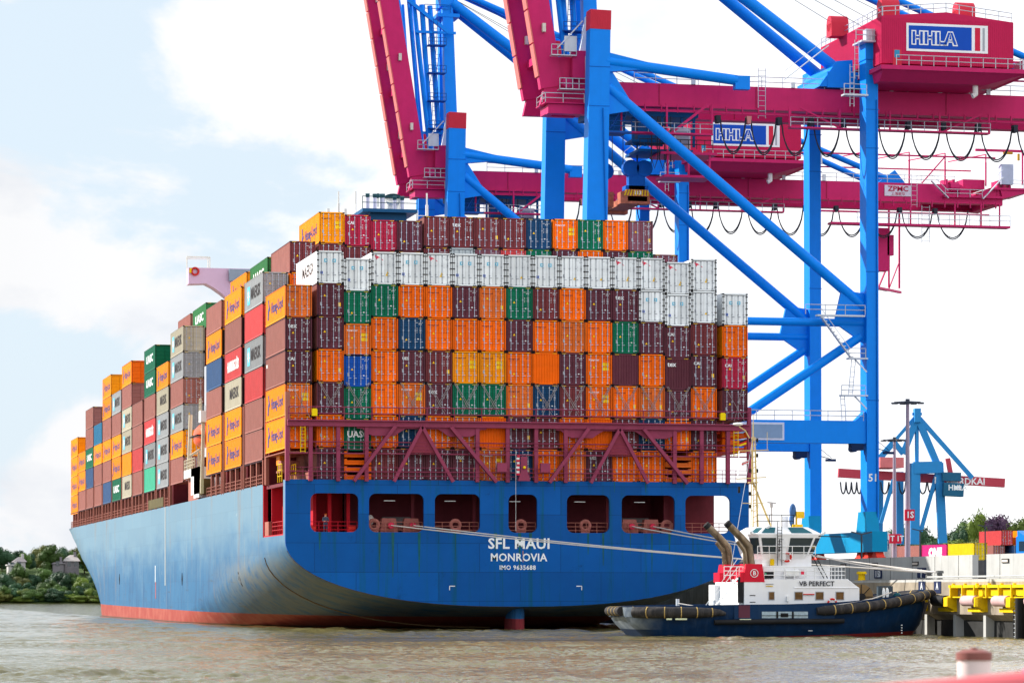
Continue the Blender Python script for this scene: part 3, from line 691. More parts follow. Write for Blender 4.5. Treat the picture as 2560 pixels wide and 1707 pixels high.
# ---- lashing bridge at the stern
LBm=M('lashing_bridge_oxide',(.27,.045,.095),.55,.14,.35,dirt=(.13,.04,.06))
YB=-.55
def P2(px,py): return onY(px,py,YB-.2)
mb=MB(); a=P2(719,1051); b_=P2(1875,1062)
mb.box(.15,42.75,YB-.35,YB+.35,18.15,18.62); mb.box(.15,42.75,YB-.6,YB+.45,18.62,18.72)
LBR=mb.build('lashing_bridge',LBm,SHIP)
for px in (719,777,846,917,1194,1270,1341,1415,1687.6,1755,1821,1874):
    x=P2(px,1100).x; m_=MB(); m_.box(x-.17,x+.17,YB-.2,YB+.2,13.3,18.2 if px!=1874 else 20.3); m_.build('column',LBm,LBR)
for (x0,y0,x1,y1,w) in ((987,1051,884,1203,.55),(1055,1051,984,1203,.33),(1055,1051,1132,1203,.33),(1126,1052,1240,1205,.55),(1470,1056,1372,1205,.55),(1548.6,1055,1476,1206,.33),(1548.6,1055,1619,1206,.33),(1607.5,1056,1717,1208,.55)):
    p=P2(x0,y0); q=P2(x1,y1); m_=MB(); m_.bar((p.x,YB-.33,18.2),(q.x,YB-.33,13.3),w,.3); m_.build('diagonal_brace',LBm,LBR)
for c in (1055,1548.6):
    xc=P2(c,1100).x; m_=MB()
    # arched web plate between the outer diagonals
    top=[]; n=24; w=5.9
    def bot(u):
        u=abs(u)
        if u<.55: return 16.85 if u>.28 else 16.85
        return 17.0+ (1.15)*min(1,max(0,(u-.55)/.45))**.5
    prof=[(xc+w*(i/n*2-1), bot(i/n*2-1)) for i in range(n+1)]
    # leave arches: low at u~.28..1 cut out
    vs=[]; 
    for i in range(n+1):
        u=i/n*2-1; au=abs(u)
        zb=18.0-1.1*math.exp(-((au-.62)/.13)**4) if au>.36 else 18.1-1.0*(1 if au<.06 else 0)
        zb=17.35 if .40<au<.80 else (18.0-.65*(1-min(1,abs(au-(.40 if au<.4 else .80))/.12)) )
        vs+=[(xc+w*u,YB-.1,zb),(xc+w*u,YB-.1,18.16)]
    m_.add(vs,[(2*i,2*i+1,2*i+3,2*i+2) for i in range(n)]); vs2=[(x,YB,z) for x,y,z in vs]; m_.add(vs2,[(2*i,2*i+2,2*i+3,2*i+1) for i in range(n)]); m_.build('web_plate',LBm,LBR)
    m_=MB(); m_.prism([(xc-1.45,YB-.3,15.85),(xc+1.45,YB-.3,15.85),(xc+.28,YB-.3,17.9),(xc-.28,YB-.3,17.9)],(0,.18,0)); m_.build('gusset_plate',M('gusset_oxide',(.22,.03,.055),.55,.1),LBR)
for z in (16.78,15.78,14.15): 
    m_=MB(); m_.tube((.3,YB+.1,z),(42.6,YB+.1,z),.05,5)
    if z==15.78: m_.box(.3,42.6,YB-.1,YB+.35,15.72,15.82)
    m_.build('walkway_rail',LBm,LBR)
m_=MB(); rail(m_,[(.2,YB-.5,18.7),(42.7,YB-.5,18.7)],1.15,2.5,.045,1); rail(m_,[(.2,YB-.5,13.4),(42.7,YB-.5,13.4)],1.1,1.3,.025,2); rail(m_,[(2.7,YB-.3,15.8),(42.5,YB-.3,15.8)],1.0,1.4,.022,2); m_.build('guard_rail',LBm,LBR)
for px,py in ((784,1031),(1803,1042)):
    p=P2(px,py); m_=MB(); m_.box(p.x-.24,p.x+.24,YB-.85,YB-.5,p.z-.32,p.z+.28); m_.box(p.x-.18,p.x+.18,YB-.8,YB-.55,p.z+.28,p.z+.34); m_.build('yellow_case',M('case_yellow',(.85,.62,.0),.4),LBR)
for x in (.9+.0,6.9,39.3): pass
for px in (756,1838):
    x=P2(px,1100).x; m_=MB(); 
    for d in (-.2,.2): m_.tube((x+d,YB-.45,15.8),(x+d,YB-.45,18.1),.04,5)
    for i in range(8): m_.tube((x-.2,YB-.45,15.9+i*.3),(x+.2,YB-.45,15.9+i*.3),.025,4)
    m_.build('yellow_ladder',YEL,LBR)
LASH=M('lashing_rod_steel',(.30,.26,.26),.5,.1,metal=.4)
for c_ in range(1,16):
    if c_ in (3,8): continue
    x0=X0+.38+c_*PX+.12; x1=x0+CW-.24; xm=(x0+x1)/2; z0,z1=18.75,BASE+3*TZ-.05
    for a,b_ in ((x0,xm+.5),(x1,xm-.5)):
        m_=MB(); m_.tube((a,-.12,z1),(b_,-.3,z0+.55),.028,4); m_.tube((a+(.12 if a==x0 else -.12),-.12,z1),(b_-(.0),-.3,z0+.9),.024,4); m_.build('lashing_rod',LASH,LBR)
for c_ in (0,16):
    x0=X0+(.1 if c_==0 else .86+16*PX); m_=MB(); m_.tube((x0+.2,-.12,BASE+3*TZ),(x0+2.1,-.3,18.9),.025,4); m_.tube((x0+2.2,-.12,BASE+3*TZ+1.4),(x0+1.0,-.3,18.9),.025,4); m_.build('lashing_rod',LASH,LBR)
for px,w,h0,h1 in ((1252,.9,14.2,15.0),(1360,.9,14.2,15.0)):
    x=P2(px,1100).x; m_=MB(); m_.box(x-w/2,x+w/2,YB-.8,YB-.4,h0,h1); m_.build('equipment_cabinet',LBm,LBR)
x=P2(1306,1100).x; m_=MB(); m_.prism([(x-.55,YB-1.0,13.4),(x+.55,YB-1.0,13.4),(x+.3,YB-1.0,14.3),(x-.3,YB-1.0,14.3)],(0,.6,0)); m_.box(x-.3,x+.3,YB-.9,YB-.8,14.3,15.6); m_.build('stern_light_stand',LBm,LBR)
m_=MB(); m_.ball((x,YB-1.0,14.6),.14); m_.build('stern_lamp',YEL,LBR)
FL=thing('flag','limp red and white striped flag on the ship\'s stern rail','flag',(P2(1285,1100).x,-1.5,13.4))
m_=MB(); m_.tube((P2(1285,1).x,-1.5,8.9),(P2(1285,1).x,-1.5,16.2),.015,5); m_.build('flagpole',WHITE,FL)
m_=MB(); px_=P2(1285,1).x
for i in range(9): m_.box(px_+.03+.04*(i%3),px_+.38-.05*(i%2),-1.55+.02*(i%2),-1.50+.02*(i%2),13.9+i*.2,14.1+i*.2,i%2)
m_.build('cloth',[M('flag_red',(.5,.02,.05)),M('flag_white',(.7,.7,.7))],FL)
# ---- superstructure
LAV=M('wing_shade_lavender',(.60,.42,.58),.5,.04,.08,dirt=(.4,.28,.35)); SSW=M('superstructure_white',(.76,.75,.72),.5,.05)  # lavender wing: shade on the white rear face put into the colour
mb=MB(); mb.box(5,38,62,75,13.3,35.4); mb.build('accommodation_block',SSW,SHIP)
mb=MB(); q=lambda x,y:onY(160+x/3.92,600+y/3.92,71.0)
pts=[q(1222,270),q(1222,430),q(1390,425),q(1460,462),q(1540,518),q(1610,575),q(1700,640)]; pts=[Vector((p.x,71,p.z)) for p in pts]; zt=pts[0].z
pts+= [Vector((42.9-p.x+.2,71,p.z)) for p in reversed(pts[1:])]+[Vector((42.9-pts[0].x+.2,71,zt))]
# wings (port and starboard in one bridge deck)
pl=[pts[0],pts[1],pts[2],pts[3],pts[4],pts[5],pts[6],Vector((10,71,pts[6].z)),Vector((10,71,zt))]
mb.prism(pl,(0,2.2,0)); mb.prism([Vector((43.1-p.x,71,p.z)) for p in pl],(0,2.2,0)); mb.box(10,33.1,70.8,74,33,39.1); BW=mb.build('bridge_wing',LAV,SHIP)
mb=MB(); p=q(1200,165)
for xx in (q(1205,165).x,q(1412,165).x,q(1430,165).x):
    mb.bar((xx,71.1,zt),(xx,71.1,p.z),.12)
mb.bar((q(1205,165).x,71.1,p.z),(q(1430,165).x,71.1,p.z),.16); mb.bar((q(1225,165).x,73,zt),(q(1225,165).x,73,p.z),.1); mb.bar((q(1225,165).x,73,p.z),(q(1430,165).x,73,p.z),.1)
mb.build('wing_canopy_frame',SSW,SHIP)
mb=MB(); p=q(1283,308); mb.path([(p.x+.38*math.cos(2*PI*i/16),70.9,p.z+.38*math.sin(2*PI*i/16)) for i in range(16)],.13,6,closed=True); mb.build('lifebuoy',M('lifebuoy_red',(.50,.03,.03)),SHIP,smooth=True)
mb=MB(); p=q(1240,300); mb.box(p.x-.12,p.x+.12,70.8,71,p.z-.25,p.z+.25); mb.build('yellow_beacon',YEL,SHIP)
mb=MB(); p=q(1700,300); mb.box(p.x-1,p.x+3,70.4,71,p.z-1.2,p.z+.1); mb.build('bridge_window_band',M('grey_blue_glass',(.25,.30,.38),.3),SHIP)
# funnel
NAV=M('funnel_navy',(.012,.09,.22),.5,.08); LILAC=M('exhaust_lilac',(.52,.52,.66),.35,.08,metal=.2); TEAL=M('exhaust_cap',(.03,.09,.11),.5)
mb=MB(); u=lambda x,y,Y=58: onY(760+x/6.918,440+y/6.918,Y)
a=u(930,612); b_=u(1872,695); mb.box(a.x,b_.x,55,62,b_.z-.0,a.z); mb.box(a.x+1,b_.x-1,56,61.5,13.3,b_.z); FUN=mb.build('funnel',NAV,SHIP)
for x0,x1,yt in ((1070,1132,365),(1192,1256,370),(1310,1395,372),(1537,1600,412),(1665,1730,415)):
    c0=u((x0+x1)/2,yt); r=(u(x1,yt).x-u(x0,yt).x)/2; m_=MB(); m_.tube((c0.x,58,a.z-.2),(c0.x,58,c0.z),r,14); e=m_.build('exhaust_pipe',LILAC,FUN,smooth=True)
    m_=MB(); m_.tube((c0.x,58,c0.z),(c0.x-.03,57.9,c0.z+.35),r*1.12,14,r*1.2); m_.build('pipe_cap',TEAL,FUN,smooth=True)
c0=u(1568,390); m_=MB(); m_.tube((c0.x-.2,59.5,a.z-.2),(c0.x,59.5,u(1,400).z),.62,18,.70); m_.tube((c0.x,59.5,u(1,400).z),(c0.x,59.2,u(1,335).z),.70,18,.92); m_.build('main_exhaust',SSW,FUN,smooth=True)
m_=MB(); vs=[(c0.x+.95*math.cos(2*PI*i/20),59.2-.6*math.sin(2*PI*i/20),u(1,310).z+.36*math.sin(2*PI*i/20)) for i in range(20)]; m_.add(vs,[tuple(range(20))]); m_.add([(x,y+.3,z-.05) for x,y,z in vs],[tuple(range(20))]); m_.build('main_exhaust_cap',TEAL,FUN)
m_=MB(); c1=u(1300,330); m_.tube((c1.x,58.6,c1.z),(c1.x,58.9,c1.z),.26,14); m_.tube((c1.x,58.7,c1.z-1.2),(c1.x,58.7,c1.z),.05,6); m_.build('radar_dish',TEAL,FUN)
m_=MB(); rail(m_,[(a.x,55.1,a.z),(b_.x,55.1,a.z)],1.3,2.2,.04,1); m_.build('guard_rail',TEAL,FUN)
for x,y0,Y in ((600,285,64),(897,285,60),(2125,315,66)):
    c1=u(x,y0,Y); m_=MB(); m_.tube((c1.x,Y,34),(c1.x,Y,c1.z-1.2),.20 if x!=897 else .08,8,.16 if x!=897 else .06); m_.tube((c1.x,Y,c1.z-1.2),(c1.x,Y,c1.z+.1),.09,6); m_.bar((c1.x-1.5,Y,c1.z-3.6),(c1.x+1.8,Y,c1.z-3.6),.09); m_.bar((c1.x-1.1,Y,c1.z-2.4),(c1.x,Y,c1.z-2.4),.08); m_.box(c1.x-1.3,c1.x-1.0,Y-.1,Y+.1,c1.z-3.1,c1.z-1.8); m_.build('mast',SSW,SHIP)
# white davit house
mb=MB(); mb.box(.0,2.6,62,75.5,16.0,16.9); mb.box(.0,2.6,62,66.5,13.6,16.0); mb.box(.0,.3,62,69,14.0,16.9); mb.box(0,.6,60.2,62,21.6,22.8); mb.build('davit_platform',WHITE,SHIP)
mb=MB(); mb.box(.5,2.6,66.5,75.5,13.35,16.0); mb.build('davit_base',PINKP,SHIP)
mb=MB(); rail(mb,[(.05,75.5,16.9),(.05,66,16.9)],1.1,1.6,.05,2); rail(mb,[(.05,62,22.8),(.05,60.2,22.8)],1.3,.9,.05,2); mb.tube((.2,72.5,16.9),(.4,72.5,23),.22,8); mb.tube((.2,61,14),(.4,61,22.8),.2,8); mb.path([(.2,70,17),(.1,70,18.4),(1,69,19)],.14,6); mb.tube((.5,66,17),(.5,66,18.6),.14,6); mb.build('davit',M('davit_cream',(.55,.48,.36),.5,.1),SHIP)
mb=MB(); mb.box(.1,.9,58.5,62,13.9,15.5); mb.box(-.02,.1,96,112,13.5,14.6); mb.build('gangway',M('gangway_dark',(.10,.08,.03),.6,.3),SHIP)
BOAT=thing('lifeboat','orange enclosed lifeboat hanging from a white davit at the ship\'s port side','lifeboat',(1.5,66,20.4))
mb=MB(); prof=[(-4.2,.15,.2),(-3.7,.9,.8),(-2.5,1.35,1.15),(0,1.5,1.3),(2.5,1.35,1.2),(3.8,.8,.8),(4.3,.1,.2)]; vs=[]; n=12
for y,rx,rz in prof:
    for j in range(n): t=2*PI*j/n; vs.append((rx*math.copysign(abs(math.cos(t))**.7,math.cos(t)),y,rz*math.copysign(abs(math.sin(t))**.8,math.sin(t))))
mb.add(vs,[(i*n+j,i*n+(j+1)%n,(i+1)*n+(j+1)%n,(i+1)*n+j) for i in range(len(prof)-1) for j in range(n)]+[tuple(range(n))[::-1],tuple(range(len(vs)-n,len(vs)))])
mb.build('hull',M('lifeboat_orange',(.80,.10,.03),.3,.08),BOAT,smooth=True,offset=False)
mb=MB(); mb.box(-.7,.7,-2.9,-1.5,1.0,1.75); mb.build('cockpit',MATS['lifeboat_orange'],BOAT,offset=False)
mb=MB(); mb.box(-1.62,1.62,-3.3,3.4,-.12,.0); mb.build('rubbing_band',BLACK,BOAT,offset=False)
mb=MB(); mb.tube((0,-2,1.5),(0,-2,3.4),.05,5); mb.tube((0,2,1.3),(0,2,3.4),.05,5); mb.build('fall_wire',GALV,BOAT,offset=False)
# rudder
mb=MB(); prof=[(0,0),(.25,.38),(.9,.58),(2.2,.62),(4,.45),(5.8,.15),(6.6,.04)]; 
xr=onY(1290,1540,3).x; vs=[]
out_=[(xr+w,1.2+y) for y,w in prof]+[(xr-w,1.2+y) for y,w in reversed(prof)]
for z in (-3,1.0,2.9): vs+=[(x,y,z) for x,y in out_]
n=len(out_)
for k in (0,1): mb.add(vs[k*n:(k+2)*n],[(j,(j+1)%n,n+(j+1)%n,n+j) for j in range(n)],k)
mb.add(vs[2*n:],[tuple(range(n))],1)
mb.build('rudder',[M('rudder_red',(.26,.035,.045),.6,.2,.3),M('rudder_blue',(.02,.12,.32),.6,.2,.3)],SHIP)
# crew member on the mooring deck
def person(label,loc,h=1.76,rz=0,coat=(.05,.07,.11),legs=(.05,.07,.12),hat=(.55,.10,.02)):
    root=thing('person',label,'person',loc,rz=rz); s=h/1.76
    J={'pel':(0,0,.95,.15),'waist':(0,0,1.1,.14),'chest':(0,0,1.35,.17),'neck':(0,0,1.5,.065),'head':(0,-.01,1.60,.085),'crown':(0,-.01,1.68,.08),
     'sl':(.19,0,1.42,.065),'el':(.27,-.04,1.16,.05),'wl':(.16,-.26,1.08,.036),'hl':(.08,-.32,1.10,.032),'sr':(-.19,0,1.42,.065),'er':(-.27,-.04,1.16,.05),'wr':(-.14,-.26,1.10,.036),'hr':(-.05,-.32,1.12,.032),
     'tl':(.10,0,.88,.095),'kl':(.11,-.03,.48,.065),'al':(.11,.02,.09,.045),'fl':(.11,-.16,.04,.04),'tr':(-.10,0,.88,.095),'kr':(-.12,-.02,.48,.065),'ar':(-.13,.02,.09,.045),'fr':(-.13,-.16,.04,.04)}
    E=[('pel','waist'),('waist','chest'),('chest','neck'),('neck','head'),('head','crown'),('chest','sl'),('sl','el'),('el','wl'),('wl','hl'),('chest','sr'),('sr','er'),('er','wr'),('wr','hr'),('pel','tl'),('tl','kl'),('kl','al'),('al','fl'),('pel','tr'),('tr','kr'),('kr','ar'),('ar','fr')]
    ks=list(J); me=bpy.data.meshes.new('body'); me.from_pydata([tuple(c*s for c in J[k][:3]) for k in ks],[(ks.index(a),ks.index(b)) for a,b in E],[]); o=bpy.data.objects.new('body',me); link(o)
    md=o.modifiers.new('s','SKIN'); 
    for i,k in enumerate(ks): r=J[k][3]*s; me.skin_vertices[0].data[i].radius=(r,r*(.75 if k in('chest','waist') else 1))
    me.skin_vertices[0].data[0].use_root=True
    o.modifiers.new('u','SUBSURF').levels=2; o.modifiers['u'].render_levels=2
    dg=bpy.context.evaluated_depsgraph_get(); m2=bpy.data.meshes.new_from_object(o.evaluated_get(dg)); bpy.data.objects.remove(o)
    m2.materials.clear()
    for m_ in (M('skin',(.50,.28,.20),.6,.05),M('boiler_suit_%d'%int(coat[0]*99),coat,.8,.1),M('trousers_%d'%int(legs[0]*99),legs,.8,.1),BLACK): m2.materials.append(m_)
    for p in m2.polygons:
        z=p.center.z/s; fy=p.center.y/s
        p.material_index=0 if z>1.49 or (fy<-.24 and z>.9) else 1 if z>.93 else 3 if z<.12 else 2
        p.use_smooth=True
    b=bpy.data.objects.new('body',m2); link(b); b.parent=root
    m_=MB(); m_.ball((0,0,1.70*s),.105*s,.12*s,.085*s,12,6); m_.box(-.07*s,.07*s,-.17*s,-.08*s,1.665*s,1.68*s); m_.build('safety_helmet',M('helmet_orange',hat,.4),root,smooth=True,offset=False)
    return root
person('crew member in dark work clothes standing behind the red rail in the ship\'s leftmost stern opening','person',) if False else person('crew member in dark work clothes standing behind the red rail in the leftmost stern opening',(3.85,.9,8.62),1.8)
# ================================================================ SHIP-TO-SHORE CRANES
GZ=5.0; YA,YC=82.7,104.8    # planes of the near and far portal frames
def hand(mb,a,b,h=1.15,st=2.2): rail(mb,[a,b],h,st,.05,1)
def ladder(mb,p,q,w=.5,axis=(1,0,0)):
    p,q=Vector(p),Vector(q); a=Vector(axis)*w/2; mb.tube(p-a,q-a,.045,4); mb.tube(p+a,q+a,.045,4)
    n=int((q-p).length/.6)
    for i in range(n): c=p+(q-p)*((i+.5)/n); mb.tube(c-a,c+a,.03,4)
def house_sign(root_part,x0,x1,z0,z1,y):
    m_=MB(); m_.box(x0,x1,y-.04,y-.02,z0,z1,0); w=x1-x0; h=z1-z0
    t=.28; m_.box(x0+t,x0+w*.80,y-.06,y-.045,z0+t,z1-t,1); m_.box(x0+w*.84,x0+w*.905,y-.06,y-.045,z0+t,z1-t,2); m_.box(x0+w*.935,x0+w*.962,y-.06,y-.045,z0+t,z1-t,3)
    s=m_.build('company_sign',[LW,SIGNBLUE,M('sign_red',(.60,.02,.06)),LPLATE],root_part)
    # outlined block capitals: white stroke shapes with blue cores
    cx=x0+.7; zc=(z0+z1)/2-.05; H=1.55; S=.42
    def letters(mb,g,yy,mi):
        def bx(a,b,c,d): mb.box(a-g,b+g,yy,yy+.01,c-g,d+g,mi)
        x=cx; z=zc-H/2
        for _ in range(2):
            bx(x,x+S,z,z+H); bx(x+.95,x+.95+S,z,z+H); bx(x+S-.01,x+.96,z+H*.42,z+H*.42+.34); x+=1.52
        bx(x,x+S,z,z+H); bx(x+S-.01,x+1.25,z,z+.38); x+=.95
        for sg in (-1,1):
            xm=x+.78; mb.prism([(xm+sg*(-.02-g*.3),yy,z+H+g),(xm+sg*(.28+g*.5),yy,z+H+g),(xm+sg*(.86+g*1.1),yy,z-g),(xm+sg*(.40-g*1.1),yy,z-g)] ,(0,.01,0),mi)
        bx(x+.55,x+1.05,z+.40,z+.40+.2)
    m_=MB(); letters(m_,.09,y-.085,0); m_.build('sign_lettering',LW,s)
    m_=MB(); letters(m_,-.05,y-.10,0); m_.build('sign_lettering',SIGNBLUE,s)
RED2=M('joint_red',(.30,.01,.06),.5)
BLUE2=M('crane_joint_blue',(.0,.12,.50),.5,.1)
def make_crane(label):
    C=thing('ship_to_shore_crane',label,'crane',(50,93,GZ),'ship-to-shore cranes on the quay')
    X1,X2=49.2,83.0
    for Y,nm in ((YA,'near'),(YC,'far')):
        m_=MB()
        # waterside leg leaning slightly, wider than the landside one
        m_.bar((48.6,Y+1.45,GZ+4),(49.75,Y+1.45,69.3),2.55,2.9,0,2.45,2.0,up=(0,1,0))
        lw=m_.build('waterside_leg',BLUE,C)
        m_=MB(); m_.bar((49.75,Y+1.45,69.25),(49.80,Y+1.45,71.5),2.52,2.1,0,2.52,2.1,up=(0,1,0)) 
        for i in range(12): m_.box(48.6+i*.2,48.66+i*.2,Y+.36,Y+.42,69.3,71.4)
        m_.build('leg_cap',REDCAP,lw)
        m_=MB(); m_.bar((83.1,Y+1.2,11.0),(82.95,Y+1.2,66.8),1.5,2.4,up=(0,1,0)); m_.box(82.1,83.8,Y-.15,Y+2.5,66.8,68.7); ll=m_.build('landside_leg',BLUE,C)
        m_=MB(); m_.box(50.2,82.3,Y+.25,Y+2.0,21.1,23.8)
        for xe,sg in ((50.3,1),(82.3,-1)): m_.prism([(xe,Y+.3,23.8),(xe+sg*1.2,Y+.3,23.8),(xe,Y+.3,25.0)],(0,1.6,0))
        m_.build('portal_beam',BLUE,C)
        m_=MB(); hand(m_,(51,Y+.3,23.8),(82,Y+.3,23.8)); m_.build('beam_railing',GALV,C)
        # section joints
        for z in (12.5,30.2,45.5,60.2,64.8):
            m_=MB(); t=(z-9)/60.3; xx=48.6+1.15*t; wd=(2.55+(2.45-2.55)*t)/2; m_.box(xx-wd-.02,xx+wd+.02,Y-.01+.45*t-.02,Y+.1+.45*t,z,z+.10); m_.build('joint_flange',BLUE2,lw)
            if z>13: m_=MB(); m_.box(82.2,83.85,Y-.02,Y+.05,z-4,z-3.9); m_.build('joint_flange',BLUE2,ll)
        # braces
        m_=MB(); m_.tube((50.8,Y+1.2,62.6),(82.4,Y+1.2,37.4),.62,14); m_.prism([(50.9,Y+.9,65.0),(50.9,Y+.9,59.4),(54.2,Y+.9,60.0)],(0,.5,0)); m_.prism([(82.4,Y+.9,39),(82.4,Y+.9,33),(78.6,Y+.9,35.5),(79.5,Y+.9,39.4)],(0,.5,0)); m_.build('diagonal_brace',BLUE,C,smooth=True)
        m_=MB(); m_.tube((50.3,Y+1.2,35.5),(82.3,Y+1.2,35.5),.48,12); m_.build('horizontal_brace',BLUE,C,smooth=True)
        m_=MB(); m_.tube((81.9,Y+1.2,33.9),(66.2,Y+1.2,23.5),.55,12); m_.build('lower_brace',BLUE,C,smooth=True)
        m_=MB(); m_.tube((50.0,Y+1.2,33.9),(66.2,Y+1.2,23.5),.55,12); m_.build('lower_brace',BLUE,C,smooth=True)
        m_=MB(); m_.tube((50.5,Y+1.0,65.6),(66.5,Y+1.0,63.9),.62,12); m_.box(66.2,68.0,Y+.5,Y+1.6,62.8,64.4); m_.prism([(50.7,Y+.6,66.6),(50.7,Y+.6,64.3),(55.5,Y+.6,64.8),(55.5,Y+.6,65.6)],(0,.8,0)); m_.build('upper_tie',BLUE,C,smooth=True)
        if nm=='near':
            m_=MB(); m_.box(69.0-9,72.1,Y+.15,Y+.24,21.4,23.5,1); m_.box(69.0-8.8,71.85,Y+.10,Y+.16,21.65,23.25,0); m_.build('notice_panel',[M('panel_grey_blue',(.20,.30,.48)),M('panel_frame',(.55,.60,.78))],C)
            m_=MB(); a=(79.7,Y-.1,36.2); m_.box(76,81.9,Y-.6,Y+.3,36.1,36.3); hand(m_,(74.5,Y-.6,36.3),(81.9,Y-.6,36.3)); m_.build('brace_platform',GALV,C)
            m_=MB(); m_.bar((76.6,Y-.2,36),(80.2,Y-.2,31.3),.5,.12); m_.bar((76.6,Y-.2,37),(80.2,Y-.2,32.3),.06)
            for i in range(12): t=i/11; m_.box(76.5+3.6*t,76.9+3.6*t,Y-.5,Y+.1,35.9-4.6*t,36.0-4.6*t)
            m_.build('inclined_stair',GALV,C)
            for z,xx in ((31.2,80.5),(26.8,79.6)):
                m_=MB(); m_.box(xx-.6,82.3,Y-.5,Y+.5,z-.12,z+.05); hand(m_,(xx-.6,Y-.5,z),(82,Y-.5,z)); m_.bar((80.8,Y,z-.1),(82.3,Y,z-1.6),.15); m_.build('leg_platform',GALV,C)
            m_=MB(); ladder(m_,(80.2,Y-.2,26.9),(80.6,Y-.2,31.1)); ladder(m_,(79.4,Y-.2,23.8),(79.2,Y-.2,26.7)); m_.build('access_ladder',GALV,C)
    # sill beams along the rails and bogies
    for X in (48.6,82.9):
        m_=MB(); 
        m_.box(X-1.0,X+.9,YA-3.2,YC+4.5,8.2,10.6)
        for Y in (YA,YC): m_.prism([(X-.8,Y-.6,10.5),(X-.8,Y+3.4,10.5),(X-.8,Y+2.6,13.0),(X-.8,Y,13.0)],(1.6,0,0))
        m_.build('sill_beam',M('sill_blue',(.0,.24,.46),.5,.06,.15,dirt=(.0,.15,.4)),C)
        for Y in (YA+.5,YC+1):
            m_=MB()
            for k in (-3,0,3): m_.box(X-.55,X+.55,Y+k-1.1,Y+k+1.1,6.3,7.6); m_.prism([(X-.5,Y+k-.9,7.5),(X-.5,Y+k+.9,7.5),(X-.5,Y+k+.3,8.25),(X-.5,Y+k-.3,8.25)],(1,0,0))
            for k in (-3.6,-2.4,-.6,.6,2.4,3.6): m_.tube((X-.3,Y+k,5.75),(X+.3,Y+k,5.75),.45,10)
            m_.build('bogie_set',M('bogie_red',(.70,.05,.03),.5,.1),C)
    for X in (83.1,):
        m_=MB(); m_.box(X-.75,X+1.0,YA-1.0,YA-.1,8.3,8.5); hand(m_,(X-.75,YA-1.0,8.5),(X+1.6,YA-1.0,8.5),1.1,1.2); m_.box(X-.3,X+.5,YA-.15,YA-.05,8.6,12.3); m_.build('electrical_cabinet',M('cabinet_dark_blue',(.005,.03,.16),.5),C)
        for Y in (YA,YC):
            m_=MB(); m_.box(X-2.6,X-1.1,Y+.3,Y+1.5,20.3,21.1); m_.tube((X-2.2,Y+.2,20.5),(X-2.2,Y+1.6,20.5),.42,10); m_.build('floodlight_housing',M('dark_blue_housing',(.004,.02,.08),.5),C)
            m_=MB(); m_.bar((X+.7,Y+1,20.6),(X+2.6,Y+1,20.1),.1); m_.bar((X+.7,Y+1,21.6),(X+2.4,Y+1,20.3),.06); m_.box(X+1.6,X+2.9,Y+.8,Y+1.2,19.9,20.2); m_.build('arm_light',M('dark_blue_housing',(.004,.02,.08)),C)
    # twin girders
    for Y in (88.2,97.4):
        m_=MB(); m_.box(46.6,127,Y-.6,Y+.6,61.2,63.85); m_.prism([(127,Y-.6,61.2),(133.5,Y-.6,60.9),(133.5,Y-.6,63.3),(131,Y-.6,63.3),(129,Y-.6,61.9),(127,Y-.6,63.85)],(0,1.2,0)); m_.box(46.6,133,Y-.85,Y+.85,61.05,61.22); g=m_.build('girder',RED,C)
        m_=MB(); hand(m_,(55,Y-.55,63.85),(126,Y-.55,63.85),1.2,2.6); m_.build('girder_railing',GALV,C)
    for Y in (88.2,97.4):
        for x in (58,70,82,94,106,118):
            m_=MB(); m_.box(x,x+.12,Y-.64,Y-.59,61.2,63.86); m_.build('girder_joint',RED2,C)
    m_=MB(); 
    m_.box(132,133.2,88.85,96.75,60.9,62.3); m_.build('cross_beam',RED,C)
    m_=MB(); m_.box(46.7,47.9,88.85,96.75,61.25,62.3); m_.build('cross_beam',RED,C)
    for Y in (86.3,):
        m_=MB(); m_.box(44.2,50.2,Y,Y+1.3,59.7,60.8); m_.build('support_beam',RED,C)
    m_=MB(); m_.box(44.2,45.2,87.62,90.4,59.8,60.7); m_.build('support_beam',RED,C)
    m_=MB(); m_.box(43.7,50,85.9,90.6,60.84,60.95); m_.build('front_platform',RED,C)
    m_=MB(); hand(m_,(43.8,86,60.9),(43.8,90.5,60.9)); hand(m_,(43.4,86,60.9),(48.5,86,60.9)); m_.build('front_platform_railing',GALV,C)
    # boom hinge lugs
    for Y in (88.2,97.4):
        m_=MB(); m_.prism([(43.6,Y-.45,60.9),(50,Y-.45,60.9),(50,Y-.45,64.5),(47.5,Y-.45,66.8),(45.0,Y-.45,66.4),(44.2,Y-.45,63.5)],(0,.9,0)); m_.build('hinge_bracket',RED,C)
    # raised boom: two box girders joined by ties
    ang=R(80.3); dv=Vector((-math.cos(ang),0,math.sin(ang))); nv=Vector((-dv.z,0,dv.x)); 
    if nv.x>0: nv=-nv
    P0=Vector((46.3,0,63.2)); Lb=62; dep_=2.7
    for Y in (88.2,97.4):
        m_=MB(); a=P0+Vector((0,Y,0))+nv*.0; pts=[a,a+nv*dep_,a+nv*dep_+dv*Lb,a+dv*Lb]; pts=[p+Vector((0,-.6,0)) for p in pts]; m_.prism(pts,(0,1.2,0)); 
        bm_=m_.build('boom',RED,C)
        m_=MB(); a2=a+nv*(dep_); 
        for i in range(15):
            s0=a2+dv*(1.5+i*4.0); s1=s0+dv*3.8
            m_.prism([s0+Vector((0,-.85,0)),s0+nv*.16+Vector((0,-.85,0)),s1+nv*.16+Vector((0,-.85,0)),s1+Vector((0,-.85,0))],(0,1.7,0))
        m_.build('boom_rail',M('sunlit_edge_pink',(.60,.16,.15),.5,.08),C)  # pink edge: sunlight on the boom flange put into the colour
        m_=MB(); a3=a+nv*dep_*.45
